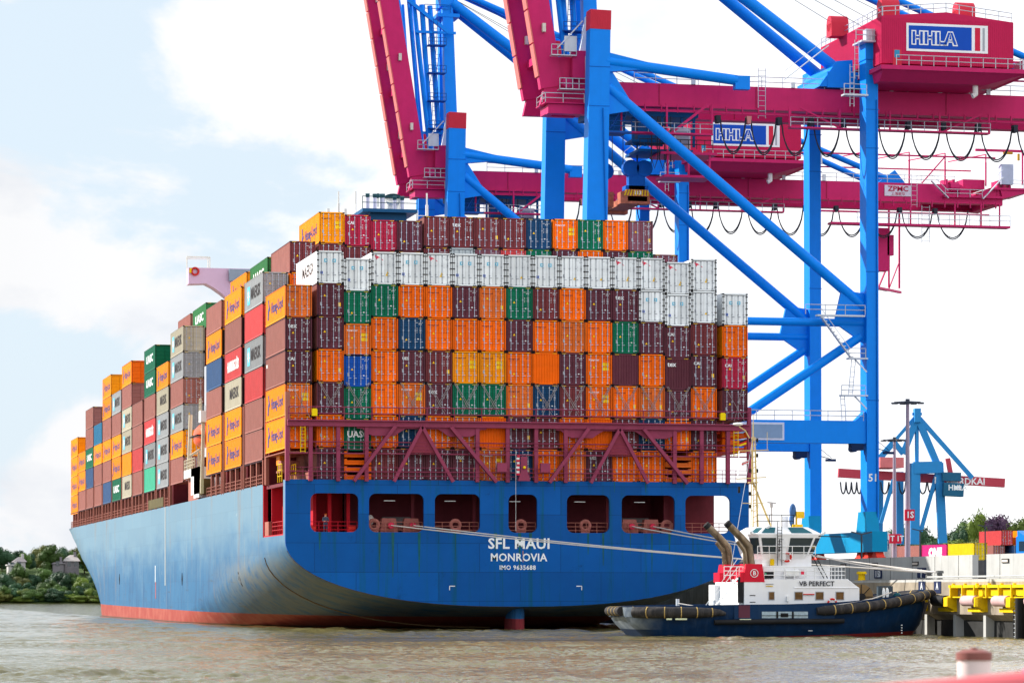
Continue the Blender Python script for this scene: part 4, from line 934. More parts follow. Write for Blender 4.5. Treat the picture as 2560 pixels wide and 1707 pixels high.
        for i in range(5):
            s0=a3+dv*(7+i*10); m_.box(s0.x-.2,s0.x+.2,Y-1.1,Y-.6,s0.z-.5,s0.z+.5)
        m_.build('boom_lamp',M('lamp_cream',(.6,.55,.5)),C)
    m_=MB()
    for i in range(7):
        s0=P0+dv*(4+i*9)+nv*1.2; m_.bar(s0+Vector((0,88.7,0)),s0+Vector((0,96.9,0)),.9,.9)
    m_.build('boom_cross_tie',RED,C)
    # hinge machinery, stairs
    m_=MB(); 
    for Y in (87.0,96.4): m_.box(47.2,49.4,Y-.5,Y+.4,64.0,67.2)
    m_.tube((46.6,86.6,63.4),(46.6,99,63.4),.6,12); m_.build('hinge_machinery',RED,C)
    m_=MB(); m_.box(45.5,48.6,85.8,87.2,62.5,62.6); hand(m_,(45.5,85.8,62.6),(48.6,85.8,62.6),1.2,.8); hand(m_,(44.6,86.2,66.6),(47.6,86.2,66.6),1.2,.7); m_.box(44.6,47.6,86,87.2,66.5,66.6); m_.bar((45.2,86,67.3),(48.3,86,70.6),.5,.12); m_.box(46.1,47.6,86.0,86.1,67.0,68.8); ladder(m_,(48.9,86,62.6),(48.9,86,66.5)); m_.build('boom_access_stairs',GALV,C)
    m_=MB(); m_.prism([(47.8,87,65.0),(48.6,87,65.0),(50.2,87,71.0),(49.0,87,71.4)],(0,.8,0)); m_.build('white_latch_plate',M('latch_white',(.55,.66,.78)),C)
    # A-frame pylon
    for Y in (90.0,95.6):
        m_=MB(); m_.bar((50.6,Y+1,63.8),(50.0,93.5+(Y-92.8)*.35,90),1.75,1.6,0,1.5,1.4,up=(0,1,0)); m_.build('pylon_leg',BLUE,C)
        m_=MB(); m_.tube((45.9,Y,64.2),(41.6,93+(Y-93)*.5,97),.28,8); m_.tube((47.4,Y,64.2),(44.6,93+(Y-93)*.5,92),.34,8); m_.build('pylon_stay',BLUE,C)
    m_=MB(); m_.box(48.5,51.8,91.5,95.5,86.5,87.0); m_.box(49,51.5,91.6,95.4,88,90.5); m_.prism([(44,92,90),(51.5,92,90),(51.5,92,91.5),(44,92,91)],(0,2.5,0)); m_.build('pylon_head',BLUE,C)
    m_=MB(); hand(m_,(46.6,91.3,87),(50.4,91.3,87)); 
    for z in (70,74,78,82): m_.box(46.8,49.4,89.4,91.2,z,z+.12); hand(m_,(46.8,89.4,z),(49.4,89.4,z),1.1,1)
    for i in range(4): ladder(m_,(47.2+.4*(i%2),89.6,66+i*5),(48.2-.3*(i%2),89.6,71+i*5),.6)
    m_.build('pylon_stairs',M('stair_blue',(.01,.10,.40),.5,.1),C)
    m_=MB()
    for xx,yy in ((46.3,91),(47.6,91.6),(44.6,91),(43.6,91.5)): m_.tube((xx+1.5,yy,64),(xx-.2,yy,88),.22 if xx<45 else .38,8)
    for z in (67,69.5,84): m_.bar((45,90.5,z),(51,90.5,z),.35)
    m_.bar((44,90.5,88.5),(50,90.5,84),.5); m_.build('pylon_framework',BLUE,C)
    # back stays (heavy tubes)
    for Y in (89.8,96.2):
        m_=MB(); m_.tube((50.8,93+(Y-93)*.3,88.6),(81.8,Y+.5,66.2),.72,14); m_.build('back_stay',BLUE,C,smooth=True)
        m_=MB(); m_.tube((52.0,93+(Y-93)*.2,90.2),(116,Y,64.8),.42,10); m_.prism([(116-1.4,Y-.3,64.0),(119,Y-.3,64.0),(117.3,Y-.3,66)],(0,.6,0)); m_.build('fore_stay',BLUE,C,smooth=True)
    for Y in (89.6,96.4):
        for z0,x1 in ((90.5,104),(89.5,96)):
            m_=MB(); m_.tube((51,93,z0),(x1,Y,66),.035,4); m_.build('stay_wire',CABLE,C)
    for Y in (90.5,95.5):
        for dx in (0,1.1): m_=MB(); m_.tube((52.5+dx,Y,60.2),(52.5+dx,Y,63.9),.18,6); m_.build('cable_duct',GALV,C)
    m_=MB(); m_.tube((50.9,82.9,26),(50.0,82.9,60),.09,5); m_.build('cable_pipe',BLUE2,C)
    m_=MB(); m_.tube((83.6,82.6,12),(83.5,82.6,62),.08,5); m_.build('cable_pipe',BLUE2,C)
    for i in range(9): m_=MB(); m_.box(62+i*6.2,62.5+i*6.2,87.4,87.6,63.85,64.5+.3*(i%2)); m_.build('junction_box',GALV,C)
    m_=MB(); m_.box(78.8,83.9,87,99,64.0,65.9); m_.prism([(77.8,87.1,64.1),(82,87.1,64.1),(82,87.1,67.4),(80,87.1,67.2)],(0,11,0)); m_.build('stay_anchor_beam',BLUE,C)
    m_=MB(); m_.box(81.3,84.4,81.6,85,68.7,68.9); m_.box(82.0,83.2,82,83.2,69,70.3); hand(m_,(80.6,81.6,68.9),(84.4,81.6,68.9)); m_.bar((83.9,81.5,68.8),(86.2,81.5,65.6),.6,.12); m_.bar((83.9,81.5,69.8),(86.2,81.5,66.6),.06); ladder(m_,(80.8,81.9,64.3),(80.8,81.9,68.9)); ladder(m_,(80.2,81.9,61),(80.2,81.9,66)); m_.box(79.2,82.2,81.8,83,62.3,62.5); hand(m_,(79.2,81.8,62.5),(82,81.8,62.5)); m_.bar((72.4,83.6,64.2),(77.8,83.6,68.4),.5,.1); m_.bar((72.4,83.6,65.2),(77.8,83.6,69.4),.06)
    ladder(m_,(70.6,87.0,60.0),(70.6,87.0,66.0),.9); m_.build('leg_head_stairs',GALV,C)
    # machinery house
    y0,y1=79.7,102.9
    m_=MB(); m_.prism([(83.1,y0,65.9),(99.65,y0,65.9),(99.65,y0,71.3),(91.2,y0,72.2),(83.1,y0,71.5)],(0,y1-y0,0)); hs=m_.build('machinery_house',M('house_red',(.52,.014,.085),.5,.05,.06,dirt=(.3,.01,.05)),C)
    m_=MB()
    for i in range(66): x=83.25+i*.25; m_.box(x,x+.1,y0-.03,y0+.01,65.95,71.3)
    for i in range(92): y=y0+.1+i*.25; m_.box(83.07,83.11,y,y+.1,65.95,71.4)
    m_.build('cladding_ribs',MATS['house_red'],hs)
    house_sign(hs,86.2,96.4,67.45,70.75,y0-.02)
    m_=MB(); m_.box(84.5,85.6,y0-.06,y0-.02,65.3,67.6); m_.build('door',REDCAP,hs)
    m_=MB(); m_.box(84.7,85.35,y0-.08,y0-.05,66.6,67.5); m_.build('door_window',M('window_teal',(.03,.25,.45),.2),hs)
    for x,y in ((84.8,y0+1.5),(94.5,y0+2),(82.6,y0+14)):
        m_=MB(); m_.box(x-1.1,x+1.1,y,y+2,71.4,73.0); m_.tube((x-1.1,y+1,73.0),(x+1.1,y+1,73.0),1.0,12); m_.build('roof_vent',REDCAP,hs,smooth=True)
    m_=MB(); rail(m_,[(83.3,y0+.1,71.5),(91.2,y0+.1,72.2),(99.5,y0+.1,71.3)],1.1,1.7,.05,1); rail(m_,[(83.2,y0,71.5),(83.2,y1,71.5)],1.1,1.8,.05,1); m_.build('roof_railing',GALV,hs)
    m_=MB(); m_.box(82.6,101.5,y0-1.4,y1,65.0,65.5); m_.prism([(83,y0-1,65),(100.8,y0-1,65),(96.5,y0+1,63.9),(83.2,y0+1,63.9)],(0,20,0)); m_.build('house_platform',RED,C)
    m_=MB(); hand(m_,(84.5,y0-1.4,65.5),(101.5,y0-1.4,65.5),1.2,1.6); m_.build('platform_railing',GALV,C)
    m_=MB(); m_.box(101.6,103.5,y0+2,y0+5,65.5,67.2); m_.build('drive_unit',GALV,C)
    m_=MB(); m_.path([(95.6,y0+2,64),(95.6,y0+2,62.9),(95.2,y0+2,62.7)],.35,8); m_.build('vent_duct',WHITE,C)
    # under-girder walkways, festoon track
    YF=85.6
    m_=MB()
    for x0,x1 in ((52.9,64.0),(73.6,98.8)):
        zt=57.7 if x0<60 else 58.9
        m_.box(x0,x1,YF-.5,YF+.7,zt-.18,zt); m_.tube((x0,YF-.5,zt+1.1),(x1,YF-.5,zt+1.1),.05,4)
        n=int((x1-x0)/5.2)
        for i in range(n+1): x=x0+(x1-x0)*i/n; m_.bar((x,YF,zt),(x,YF,61.2),.2)
    m_.bar((75,YF,61.2),(80,YF,58.9),.2); m_.bar((98,YF,61.2),(93,YF,58.9),.2); m_.bar((59,YF,57.7),(63.5,YF,61.2),.28); m_.build('under_walkway',RED,C)
    m_=MB(); m_.box(54,104,YF+.9,YF+1.1,60.35,60.5); m_.box(104,131,YF+.9,YF+1.2,59.2,59.45); 
    for i in range(40): x=54+i*2; m_.box(x,x+.12,YF+.9,YF+1.2,60.3,61.2)
    m_.build('festoon_track',RED,C)
    m_=MB(); hand(m_,(52.9,YF-.5,57.7),(64,YF-.5,57.7),1.1,1.5); hand(m_,(73.6,YF-.5,58.9),(98.8,YF-.5,58.9),1.1,1.7); m_.build('walkway_railing',GALV,C)
    m_=MB(); ladder(m_,(52.2,YF,57.7),(53.6,YF,61.0),.8); m_.box(51,54,YF-.6,YF+.6,57.5,57.7); hand(m_,(51,YF-.6,57.7),(54,YF-.6,57.7)); m_.bar((51.5,YF,58),(53.8,YF,61.6),.6,.1); m_.build('landing_stair',M('stair_blue',(.01,.10,.40)),C)
    xs=[65.0,68.8,72.6,76.6,80.6,84.8,88.9,93.3,97.8,102.5,107.2,112,117,122.5,128]
    for a,b_ in zip(xs,xs[1:]):
        dpt=4.3; n=14; m_=MB()
        for off,dd in ((0,0),(.12,.25)):
            m_.path([(a+.3+(b_-a-.6)*i/n,YF+1+off,59.9-(dpt-dd)*(1-(2*i/n-1)**2)**.62) for i in range(n+1)],.085,5)
        m_.build('festoon_cable',CABLE,C,smooth=True)
        m_=MB(); m_.prism([(a-.3,YF+.6,60.1),(a+.3,YF+.6,60.1),(a+.2,YF+.6,59.2),(a-.2,YF+.6,59.2)],(0,.9,0)); m_.build('cable_trolley',M('trolley_pink',(.5,.2,.2)) if a in (68.8,) else CABLE,C)
    # trolley with cab beneath the girders
    m_=MB(); m_.box(54.5,67.5,89,96.5,60.1,60.8); m_.box(55,58.5,89.2,91,57.9,60.1); 
    for x in (59.5,61,63,65.5,67): m_.bar((x,89.3,60.2),(x,89.3,56.6),.3)
    m_.box(59.2,63.6,88.8,92,57.0,57.3); m_.box(60,66.8,88.8,95,55.9,56.2); m_.box(60,62.6,88.9,90.5,57.3,59.6); m_.bar((58,89,60.4),(67,89,58.4),.3); TRO=m_.build('trolley',M('trolley_blue',(.0,.07,.24),.5,.15),C)
    m_=MB(); m_.box(64.4,66.4,88.6,91.4,56.3,58.8); m_.build('operator_cab',M('cab_pale',(.45,.42,.52),.4),TRO)
    m_=MB(); m_.box(64.6,66.2,88.55,88.6,56.9,58.4); m_.build('cab_window',M('cab_glass',(.25,.25,.35),.1),TRO)
    m_=MB(); m_.box(63,69,87.8,92,52.8,53.1); m_.box(62.5,69.4,87.6,93,55.5,55.8)
    for x in (63.4,66,68.6): m_.bar((x,88,53),(x,88,56),.22)
    m_.build('cab_gantry',RED,TRO)
    m_=MB(); 
    for x in (61.5,62.5,63.1): m_.path([(x,88,60),(x-.1,88,55),(x+.3,88,53.8),(x+.7,88,55),(x+.7,88,60)],.07,4)
    rail(m_,[(60,88,56.2),(69,88,56.2)],1.1,1,.05,1); m_.build('hanging_cables',CABLE,TRO); TRO.location.x-=4.2
    return C
C1=make_crane('nearer of two blue cranes with red girder, number 51 on its landside leg')
# rear end machinery deck is built before copying (seen on the farther crane)
m_=MB(); m_.box(124,133.5,87,98.5,61.9,62.2); m_.box(127.6,131,88.5,94,63.4,64.8); m_.tube((125.2,88,63.4),(126.6,88,63.4),.9,10); m_.box(126.6,128.4,87.2,88.6,62.2,63.2)
for x in (124.5,125.6,132.6,133.4,134.4): m_.box(x,x+.35,87.5,90,62.2,64.6)
m_.box(131.5,138.5,87,98,63.2,63.5); m_.prism([(133,87.2,63.2),(138.3,87.2,63.2),(133.4,87.2,61.9)],(0,10,0)); m_.build('winch_deck',RED,C1)
m_=MB(); m_.box(133.0,134.9,86.8,88,64.0,67.0); m_.build('winch_cabinet',M('cabinet_pale',(.42,.46,.60)),C1)
m_=MB()
for x in (112.7,119,124.6,131,): m_.bar((x,88,63.8),(x,88,67.3),.2); m_.bar((x,88,68.5),(x-2.6,97,68.5),.14); m_.bar((x,88,63.8),(x,88,68.5),.16)
m_.bar((98,88,68.0),(132.5,88,68.0),.22); m_.bar((105,97,67.2),(132,97,67.2),.2); m_.bar((121,88,64),(124.6,88,68),.18); m_.bar((129,87,69),(136.5,87,69),.35); m_.bar((136.4,87,64),(136.4,87,69),.2); m_.build('rear_gantry_frame',RED,C1)
m_=MB(); m_.box(133.4,134.8,86.8,87.2,68.5,68.85); m_.box(135.6,135.9,86.8,87.1,67.6,68.6); m_.build('service_hoist',M('hoist_amber',(.5,.28,.03)),C1)
m_=MB(); hand(m_,(124.2,86.8,61.9),(130,86.8,61.9)); m_.bar((121.9,86.6,64.2),(124.6,86.6,61.7),.5,.12); m_.bar((130,86.6,61.7),(133.2,86.6,65),.5,.12); m_.bar((121.9,86.6,65.2),(124.6,86.6,62.8),.06); m_.bar((130,86.6,62.8),(133.2,86.6,66.2),.06); hand(m_,(134.5,86.8,63.5),(138.4,86.8,63.5)); hand(m_,(110,85.3,57.6),(133.8,85.3,57.6),1.5,1.6); ladder(m_,(119.2,86.4,60.2),(119.2,86.4,65),.9); ladder(m_,(121,86.4,55),(121,86.4,60.5),1.2); m_.build('rear_stairs',GALV,C1)
m_=MB(); m_.box(106,133.8,85.2,87,57.3,57.6)
for x in (112,118.5,125.4,129.5,132.4): m_.bar((x,86,57.5),(x,86,60.9),.2)
m_.build('rear_walkway',RED,C1)
m_=MB(); m_.box(113.3,115.9,88,90,50.9,57.2); m_.box(112.2,113.3,88,89.6,53.2,56.2); m_.box(115.6,116.6,88,89,53.2,56.2)
for a in ((112.3,87.5,49.0),(118.6,96,49.2),(120.6,97,49.2),(112.4,90,49.2)): m_.bar(a,(a[0],a[1],60.9),.24)
m_.bar((112.2,87.4,48.6),(120.8,97,48.6),.35); m_.bar((112.4,90.2,48.8),(118.7,97,48.8),.5,.15); m_.bar((118.4,96,52.5),(116.6,95,49),.2); m_.bar((120.6,97,53.2),(118.6,96,49),.15); m_.build('cable_reel_tower',RED,C1)
m_=MB(); m_.box(115.0,119.1,87.5,87.55,61.9,63.5); zs=m_.build('maker_sign',M('sign_lilac_white',(.62,.58,.68)),C1)
text('sign_lettering','ZPMC',1.05,(117.1,87.44,62.95),M('sign_crimson',(.45,.01,.06)),zs,bold=.02,sx=1.15)
text('sign_lettering','上海振华',.55,(117.1,87.44,62.2),MATS['sign_crimson'],zs,bold=.0)
C2=copy_tree(C1); C2.location=(50,93+83.6,GZ); C2['label']='farther of two blue cranes with red girder, standing beyond the nearer one'
text('leg_number','51',1.25,(83.1,YA-.02,17.0),LW,C1,bold=.02)
# spreader hanging from the nearer crane
def spreader():
    o0=dep(1594,470,392.0); X,Y,Z=o0
    S=thing('container_spreader','rust-orange spreader numbered 113 under dark blue pulley wheels, hanging from the nearer crane','spreader',(X,Y,Z))
    m_=MB(); m_.box(-2.1,1.5,0,1.6,-1.9,-.5); m_.prism([(-2.0,-.05,-1.0),(1.6,-.05,-1.0),(1.1,-.05,-.2),(-1.4,-.05,-.2)],(0,.3,0)); m_.box(-1.2,1.2,0,12,-1.6,-.9); m_.box(-2.1,1.5,10.4,12,-1.9,-.5); m_.box(-3.8,-2.2,3,6,-2.0,-.2); m_.build('spreader_frame',M('spreader_rust',(.42,.13,.08),.7,.4,.4,scale=2),S,offset=False)
    m_=MB()
    for i in range(9): m_.prism([(-1.7+i*.36,-.08,-.95),(-1.55+i*.36,-.08,-.95),(-1.3+i*.33,-.08,-.25),(-1.45+i*.33,-.08,-.25)],(0,.02,0))
    m_.build('warning_stripes',YEL,S,offset=False)
    m_=MB(); m_.box(-1.4,1.4,.3,2.0,-.2,.3); m_.box(-1.0,1.0,.3,1.5,-.2,1.9)
    HB=M('head_block_blue',(.0,.10,.45),.5,.15); m_.box(-.8,1.0,.25,1.1,1.7,3.2); h_=m_.build('head_block',HB,S,offset=False)
    for x,y in ((-.75,.2),(.95,.2),(-2.9,4)): m_=MB(); m_.tube((x,y,2.4),(x,y+1.0,2.4),1.0,16); m_.build('pulley_wheel',HB,h_,offset=False)
    t=text('number','113',.62,(0,0,0),LW,None,bold=.02); t.parent=S; t.location=(.0,-.1,-.62)
    m_=MB()
    for x,y in ((-.75,.6),(.95,.6),(-2.9,4.5)): m_.tube((x-.9,y,2.4),(x-.9,y,57-Z+2.5),.05,4); m_.tube((x+.9,y,2.4),(x+.9,y,57-Z+2.5),.05,4)
    m_.build('hoist_rope',CABLE,S,offset=False)
spreader()
# ================================================================ QUAY
CONC=M('quay_concrete',(.33,.28,.22),.85,.28,.8,scale=.6,bump=.3,dirt=(.16,.13,.10)); CONCP=M('pale_concrete',(.44,.44,.43),.8,.12,.5,scale=.5,dirt=(.22,.22,.22)); ASPH=M('terminal_asphalt',(.10,.10,.10),.9,.2); DKW=M('dark_concrete',(.035,.035,.035),.7,.3)
mb=MB(); mb.prism([(47,-110,-3),(1600,-110,-3),(1600,2200,-3),(400,2200,-3),(47,450,-3)],(0,0,7.3)); structure(mb.build('ground',ASPH))
mb=MB(); 
mb.box(46.2,46.99,-110,330,1.7,4.22); mb.prism([(46.2,-110,1.7),(46.99,-110,1.7),(46.99,-110,1.2)],(0,440,0)); QW=mb.build('quay_wall',CONC); tag(QW,'stained concrete quay wall under the yellow beam, dark open bays at the waterline','quay wall')
mb=MB()
for i in range(9):
    y=-85+i*6.6; m_=MB(); m_.box(46.25,46.98,y,y+.55,-2,1.7); m_.build('pile_fin',CONCP,QW)
mb=MB(); mb.box(46.93,46.985,-110,330,-2,1.65); mb.build('dark_recess',DKW,QW)  # near-black sheet stands in for the deep openings between the fins
mb=MB(); mb.box(46.2,46.9,-110,330,4.22,4.42); mb.tube((46.6,-110,4.62),(46.6,-38,4.62),.09,6); mb.build('coping',CONCP,QW)
for y in (-50,-56.7,-63.4,-43.3,-36.6):
    m_=MB(); m_.tube((45.7,y-1.6,2.75),(45.7,y+1.2,2.75),.42,14); f=m_.build('fender',M('fender_pinkish',(.55,.36,.36),.7,.2) if y<-45 else BLACK,None,smooth=True)
    lb={-50:'pale pink cylinder fender on a yellow bracket, nearer the tug bow',-56.7:'pale pink cylinder fender on a yellow bracket, next to the ladder',-63.4:'cylinder fender on the quay beyond the ladder',-43.3:'black cylinder fender on the quay wall touching the tug bow',-36.6:'black cylinder fender on the quay wall behind the tug'}[y]
    tag(f,lb,'fender','fenders on the quay wall')
    m_=MB(); m_.tube((45.7,y-1.64,2.75),(45.7,y-1.58,2.75),.22,10); m_.build('fender_bore',HOLE,f)
    m_=MB(); m_.prism([(46.19,y-1.65,3.2),(46.19,y-1.65,1.9),(45.4,y-1.65,2.3),(45.4,y-1.65,3.0)],(0,-.9,0)); m_.box(45.9,46.19,y-2.6,y+1.0,1.9,2.2); m_.build('bracket',YEL,f)
WB=thing('yellow_walkway_beam','bright yellow steel walkway beam fixed along the top of the quay wall','walkway beam',(46,-60,3.6))
mb=MB(); mb.box(45.6,46.19,-95,-45.5,3.75,3.98); mb.box(45.7,46.19,-95,-45.5,2.98,3.08); mb.box(45.85,46.19,-95,-48.5,3.15,3.66); mb.build('beam',YEL,WB)
for i in range(9):
    y=-46-i*2.6; m_=MB(); m_.box(45.55,46.19,y-.08,y+.08,2.98,3.98); m_.box(45.75,45.95,y-.12,y+.12,3.98,4.1); m_.build('bracket_rib',YEL,WB)
for y in (-59.4,):
    LD=thing('quay_ladder','dark steel ladder with pale rungs down the quay wall at the right','ladder',(45.6,y,0)); m_=MB(); m_.tube((45.75,y-.3,-.5),(45.75,y-.3,3.2),.05,5); m_.tube((45.75,y+.3,-.5),(45.75,y+.3,3.2),.05,5); m_.build('side_rail',BLACK,LD); m_=MB()
    for i in range(11): m_.tube((45.75,y-.3,-.2+i*.32),(45.75,y+.3,-.2+i*.32),.03,5)
    m_.build('rungs',GALV,LD)
PO=MB(); PO.tube((45.3,-61.5,-2),(45.3,-61.5,3.0),.35,12); o=PO.build('guide_post',BLACK,None,smooth=True); tag(o,'thick black guide pile standing beside the quay ladder','pile')
# bollards
def bollard(loc,r,h,mat,label,cap=None):
    m_=MB(); x,y,z=loc; m_.tube((x,y,z),(x,y,z+h*.8),r,14,r*.85); m_.tube((x,y,z+h*.72),(x,y,z+h),r*1.35,14,r*1.2); m_.box(x-r*1.4,x+r*1.4,y-r*1.4,y+r*1.4,z-.02,z+.06); o=m_.build('bollard',mat,None,smooth=True); return tag(o,label,'bollard')
GB_=M('bollard_grey',(.14,.14,.14),.6,.2)
bq=onX(2349,1450,47.6); bollard((47.6,bq.y,4.4),.26,.75,GB_,'dark grey bollard, nearer of the pair holding the mooring ropes')
bollard((47.6,bq.y+2.6,4.4),.26,.75,GB_,'dark grey bollard, farther of the pair holding the mooring ropes')
bq2=onX(2154,1452,47.6); bollard((47.6,bq2.y,4.4),.34,.8,YEL,'yellow mooring bollard on the quay edge below the flood wall')
# flood wall
def fw(y0,y1,label):
    root=thing('flood_wall',label,'wall',(50.2,y0,4.3),'concrete flood walls on the quay'); m_=MB(); m_.box(50,50.5,y0,y1,4.3,6.42); m_.build('panel',CONCP,root)
    m_=MB(); y=y0+3.2
    while y<y1-1: m_.box(49.985,50,y-.03,y+.03,4.3,6.42); y+=5.6
    m_.build('panel_joint',DKW,root); return root
ya=onX(2431,1400,50).y; yb=onX(2466,1400,50).y
FWA=fw(ya,60,'grey concrete flood wall behind the tug, shaded, with small light niches')
FWB=fw(-110,yb,'sunlit concrete flood wall panel at the far right edge')
def niche(px,py,par):
    p=onX(px,py,49.98); m_=MB(); m_.box(49.93,49.98,p.y-.75,p.y+.75,p.z-.17,p.z+.17,0); m_.box(49.90,49.93,p.y-.62,p.y+.62,p.z-.10,p.z+.08,1); m_.build('niche',[DKW,M('niche_pale',(.62,.55,.48),.6,.2)],par)
for px,py in ((2109,1413),(2188,1411),(2289,1408)): niche(px,py,FWA)
niche(2514,1401,FWB)
p=onX(2305,1431,49.98); mb=MB(); mb.box(49.92,49.97,p.y-1.05,p.y+1.05,p.z-.42,p.z+.42,0); mb.box(49.89,49.91,p.y-.08,p.y+.08,p.z-.40,p.z+.32,1); mb.build('berth_sign',[M('berth_dark',(.02,.03,.08),.6),LW],FWA)
p=onX(2196,1432,49.98); mb=MB(); mb.box(49.92,49.97,p.y-1.0,p.y+1.0,p.z-.45,p.z+.45,0); s_=mb.build('berth_sign',MATS['berth_dark'],FWA); text('sign_lettering','1150',.75,(49.9,p.y,p.z-.1),LW,s_,face='-X',bold=.03,sx=1.0)
for px,w in ((2345,.75),(2425,.7)):
    p=onX(px,1436,46.16); 
for px in (2305,2344):
    p=onX(px,1465,46.18); m_=MB(); m_.box(46.15,46.19,p.y-.8,p.y+.8,p.z-.55,p.z+.4); o=m_.build('berth_letter_plate',MATS['berth_dark'],QW); text('plate_lettering','A',.8,(46.13,p.y,p.z),LW,o,face='-X',bold=.02)
m_=MB(); m_.box(47.5,47.62,-80,60,4.3,4.46); m_.box(48.9,49.02,-80,60,4.3,4.44); m_.build('crane_rail',M('rail_steel',(.2,.17,.15),.5,.2,metal=.3),QW)
# truck behind the gap
tp=(ya+yb)/2
TRK=thing('truck','blue truck cab seen through the gap in the flood wall','truck',(57,tp+6,4.3))
def tb(*a,mi=0): return MB()
x0,y0=56.0,tp+5.2
TBL=M('truck_blue',(.01,.16,.52),.3,.05)
m_=MB(); m_.prism([(x0,y0,5.4),(x0,y0+2.2,5.4),(x0,y0+2.2,8.0),(x0,y0+.3,8.0),(x0,y0,7.0)],(2.5,0,0)); m_.prism([(x0+.1,y0+.5,8.0),(x0+.1,y0+2.2,8.0),(x0+.1,y0+2.2,8.5)],(2.3,0,0)); m_.build('cab',TBL,TRK)
m_=MB(); m_.box(x0-.03,x0+2.53,y0+.35,y0+1.5,6.8,7.6); m_.build('side_window',GLASS,TRK)
m_=MB(); m_.box(x0+.1,x0+2.4,y0,y0+7,5.1,5.5); m_.build('chassis',BLACK,TRK)
for yy in (.9,4.6,6.0):
    m_=MB(); m_.tube((x0,y0+yy,4.82),(x0+.35,y0+yy,4.82),.5,14); m_.tube((x0+2.15,y0+yy,4.82),(x0+2.5,y0+yy,4.82),.5,14); m_.build('wheel_pair',BLACK,TRK)
m_=MB(); m_.box(x0+.4,x0+.7,y0+.5,y0+.8,8.02,8.15); m_.box(x0+1.8,x0+2.1,y0+.5,y0+.8,8.02,8.15); m_.build('beacon',MATS['orange_box'],TRK)
# yard containers behind the wall
def yard(sp,px,py,dist,side,label,z=None):
    p=dep(px,py,dist); container(sp,(p.x,p.y,5.2 if z is None else z),label,'containers on the terminal behind the wall',side=side)
G5=lambda d:0
zt=dep(2434,1356,540).z-CHT
yard('l',2434,1356,540,False,'yellow container with a shaded orange end, right of the magenta one, on the terminal',zt)
p=dep(2434,1356,540)
container('i',(p.x,p.y+13.0,zt),'magenta container with white letters on the terminal behind the wall','containers on the terminal behind the wall',side='ONE')
container('k',(p.x,p.y+26.0,zt),'salmon container left of the magenta one on the terminal','containers on the terminal behind the wall')
container('k',(p.x,p.y+39.0,zt),'salmon container at the far left of the terminal row','containers on the terminal behind the wall')
zt2=dep(2512,1362,640).z-CHT
for px,sp,lab,dz in ((2512,'k','small salmon container behind the yellow one, at the right edge',0),(2560,'s','blue container at the right edge of the photo',0),(2532,'h','red container stacked on top, at the right edge',CHT),(2585,'y','tan container stacked on top at the extreme right edge',CHT)):
    q_=dep(px,1362,640); container(sp,(q_.x-2.4,q_.y,zt2+dz),lab,'containers on the terminal behind the wall')
m_=MB(); q_=dep(2430,1400,540); m_.box(q_.x-40,q_.x+120,q_.y-5,q_.y+180,4.31,zt-.02); structure(m_.build('terminal_terrace',ASPH))
# light masts
def lmast(px,pyt,dist,pyb,label,sign,spx,spy,sw):
    b_=dep(px,1480,dist); top=dep(px,pyt,dist).z; r=thing('light_mast',label,'light mast',(b_.x,b_.y,4.3),'tall light masts on the terminal')
    m_=MB(); m_.tube((b_.x,b_.y,4.3),(b_.x,b_.y,top-.6),.42,10,.22); m_.build('mast',M('mast_mauve_grey',(.36,.29,.36),.6,.05),r,smooth=True)
    m_=MB(); m_.path([(b_.x+1.5*math.cos(2*PI*i/16),b_.y+1.5*math.sin(2*PI*i/16),top-.4) for i in range(16)],.10,5,closed=True)
    for i in range(8):
        a=2*PI*i/8; m_.bar((b_.x,b_.y,top-.2),(b_.x+1.9*math.cos(a),b_.y+1.9*math.sin(a),top-.35),.1); m_.box(b_.x+1.9*math.cos(a)-.35,b_.x+1.9*math.cos(a)+.35,b_.y+1.9*math.sin(a)-.3,b_.y+1.9*math.sin(a)+.3,top-.55,top-.4)
    m_.tube((b_.x,b_.y,top-.6),(b_.x,b_.y,top+.1),.3,8); m_.build('lamp_ring',M('lamp_dark',(.06,.07,.09),.5),r)
    sp_=dep(spx,spy,dist-1); m_=MB(); m_.box(sp_.x-sw,sp_.x+sw,sp_.y-.3,sp_.y,sp_.z-.75,sp_.z+.75); s=m_.build('block_sign',M('block_sign_red',(.62,.02,.05),.5),r)
    text('sign_lettering',sign,1.2,(sp_.x,sp_.y-.33,sp_.z),LW,s,bold=.03,sx=.95)
    return r
lmast(2269,999,440,1400,'taller light mast with a ring of lamps and red sign 1S','1S',2273,1287,.68)
lmast(2236,1094,520,1400,'shorter light mast with a ring of lamps and red sign 1T 1T','1T 1T',2237,1346,1.0)
for px,pyt,d,lab in ((2300,1326,420,'twin-armed street lamp in front of the magenta container'),(2463,1316,470,'twin-armed street lamp behind the truck, against the trees'),(2154,1335,330,'thin lamp post in front of the crane sill beam')):
    b_=dep(px,pyt,d); m_=MB(); m_.tube((b_.x,b_.y,4.3),(b_.x,b_.y,b_.z),.09,6); m_.bar((b_.x-1.1,b_.y,b_.z+.25),(b_.x,b_.y,b_.z),.12); m_.bar((b_.x+1.1,b_.y,b_.z+.25),(b_.x,b_.y,b_.z),.12); tag(m_.build('street_lamp',M('lamp_dark',(.06,.07,.09))),lab,'street lamp','street lamps on the terminal')
# storage dome
q_=dep(2217,1372,560); m_=MB(); m_.tube((q_.x,q_.y,4.3),(q_.x,q_.y,dep(1,1342,560).z),.85,16); m_.ball((q_.x,q_.y,dep(1,1342,560).z),.85,.85,.9,16,8); tag(m_.build('silo',M('silo_grey',(.45,.45,.45),.5,.1),None,smooth=True),'small pale grey domed silo behind the red mast sign','silo')
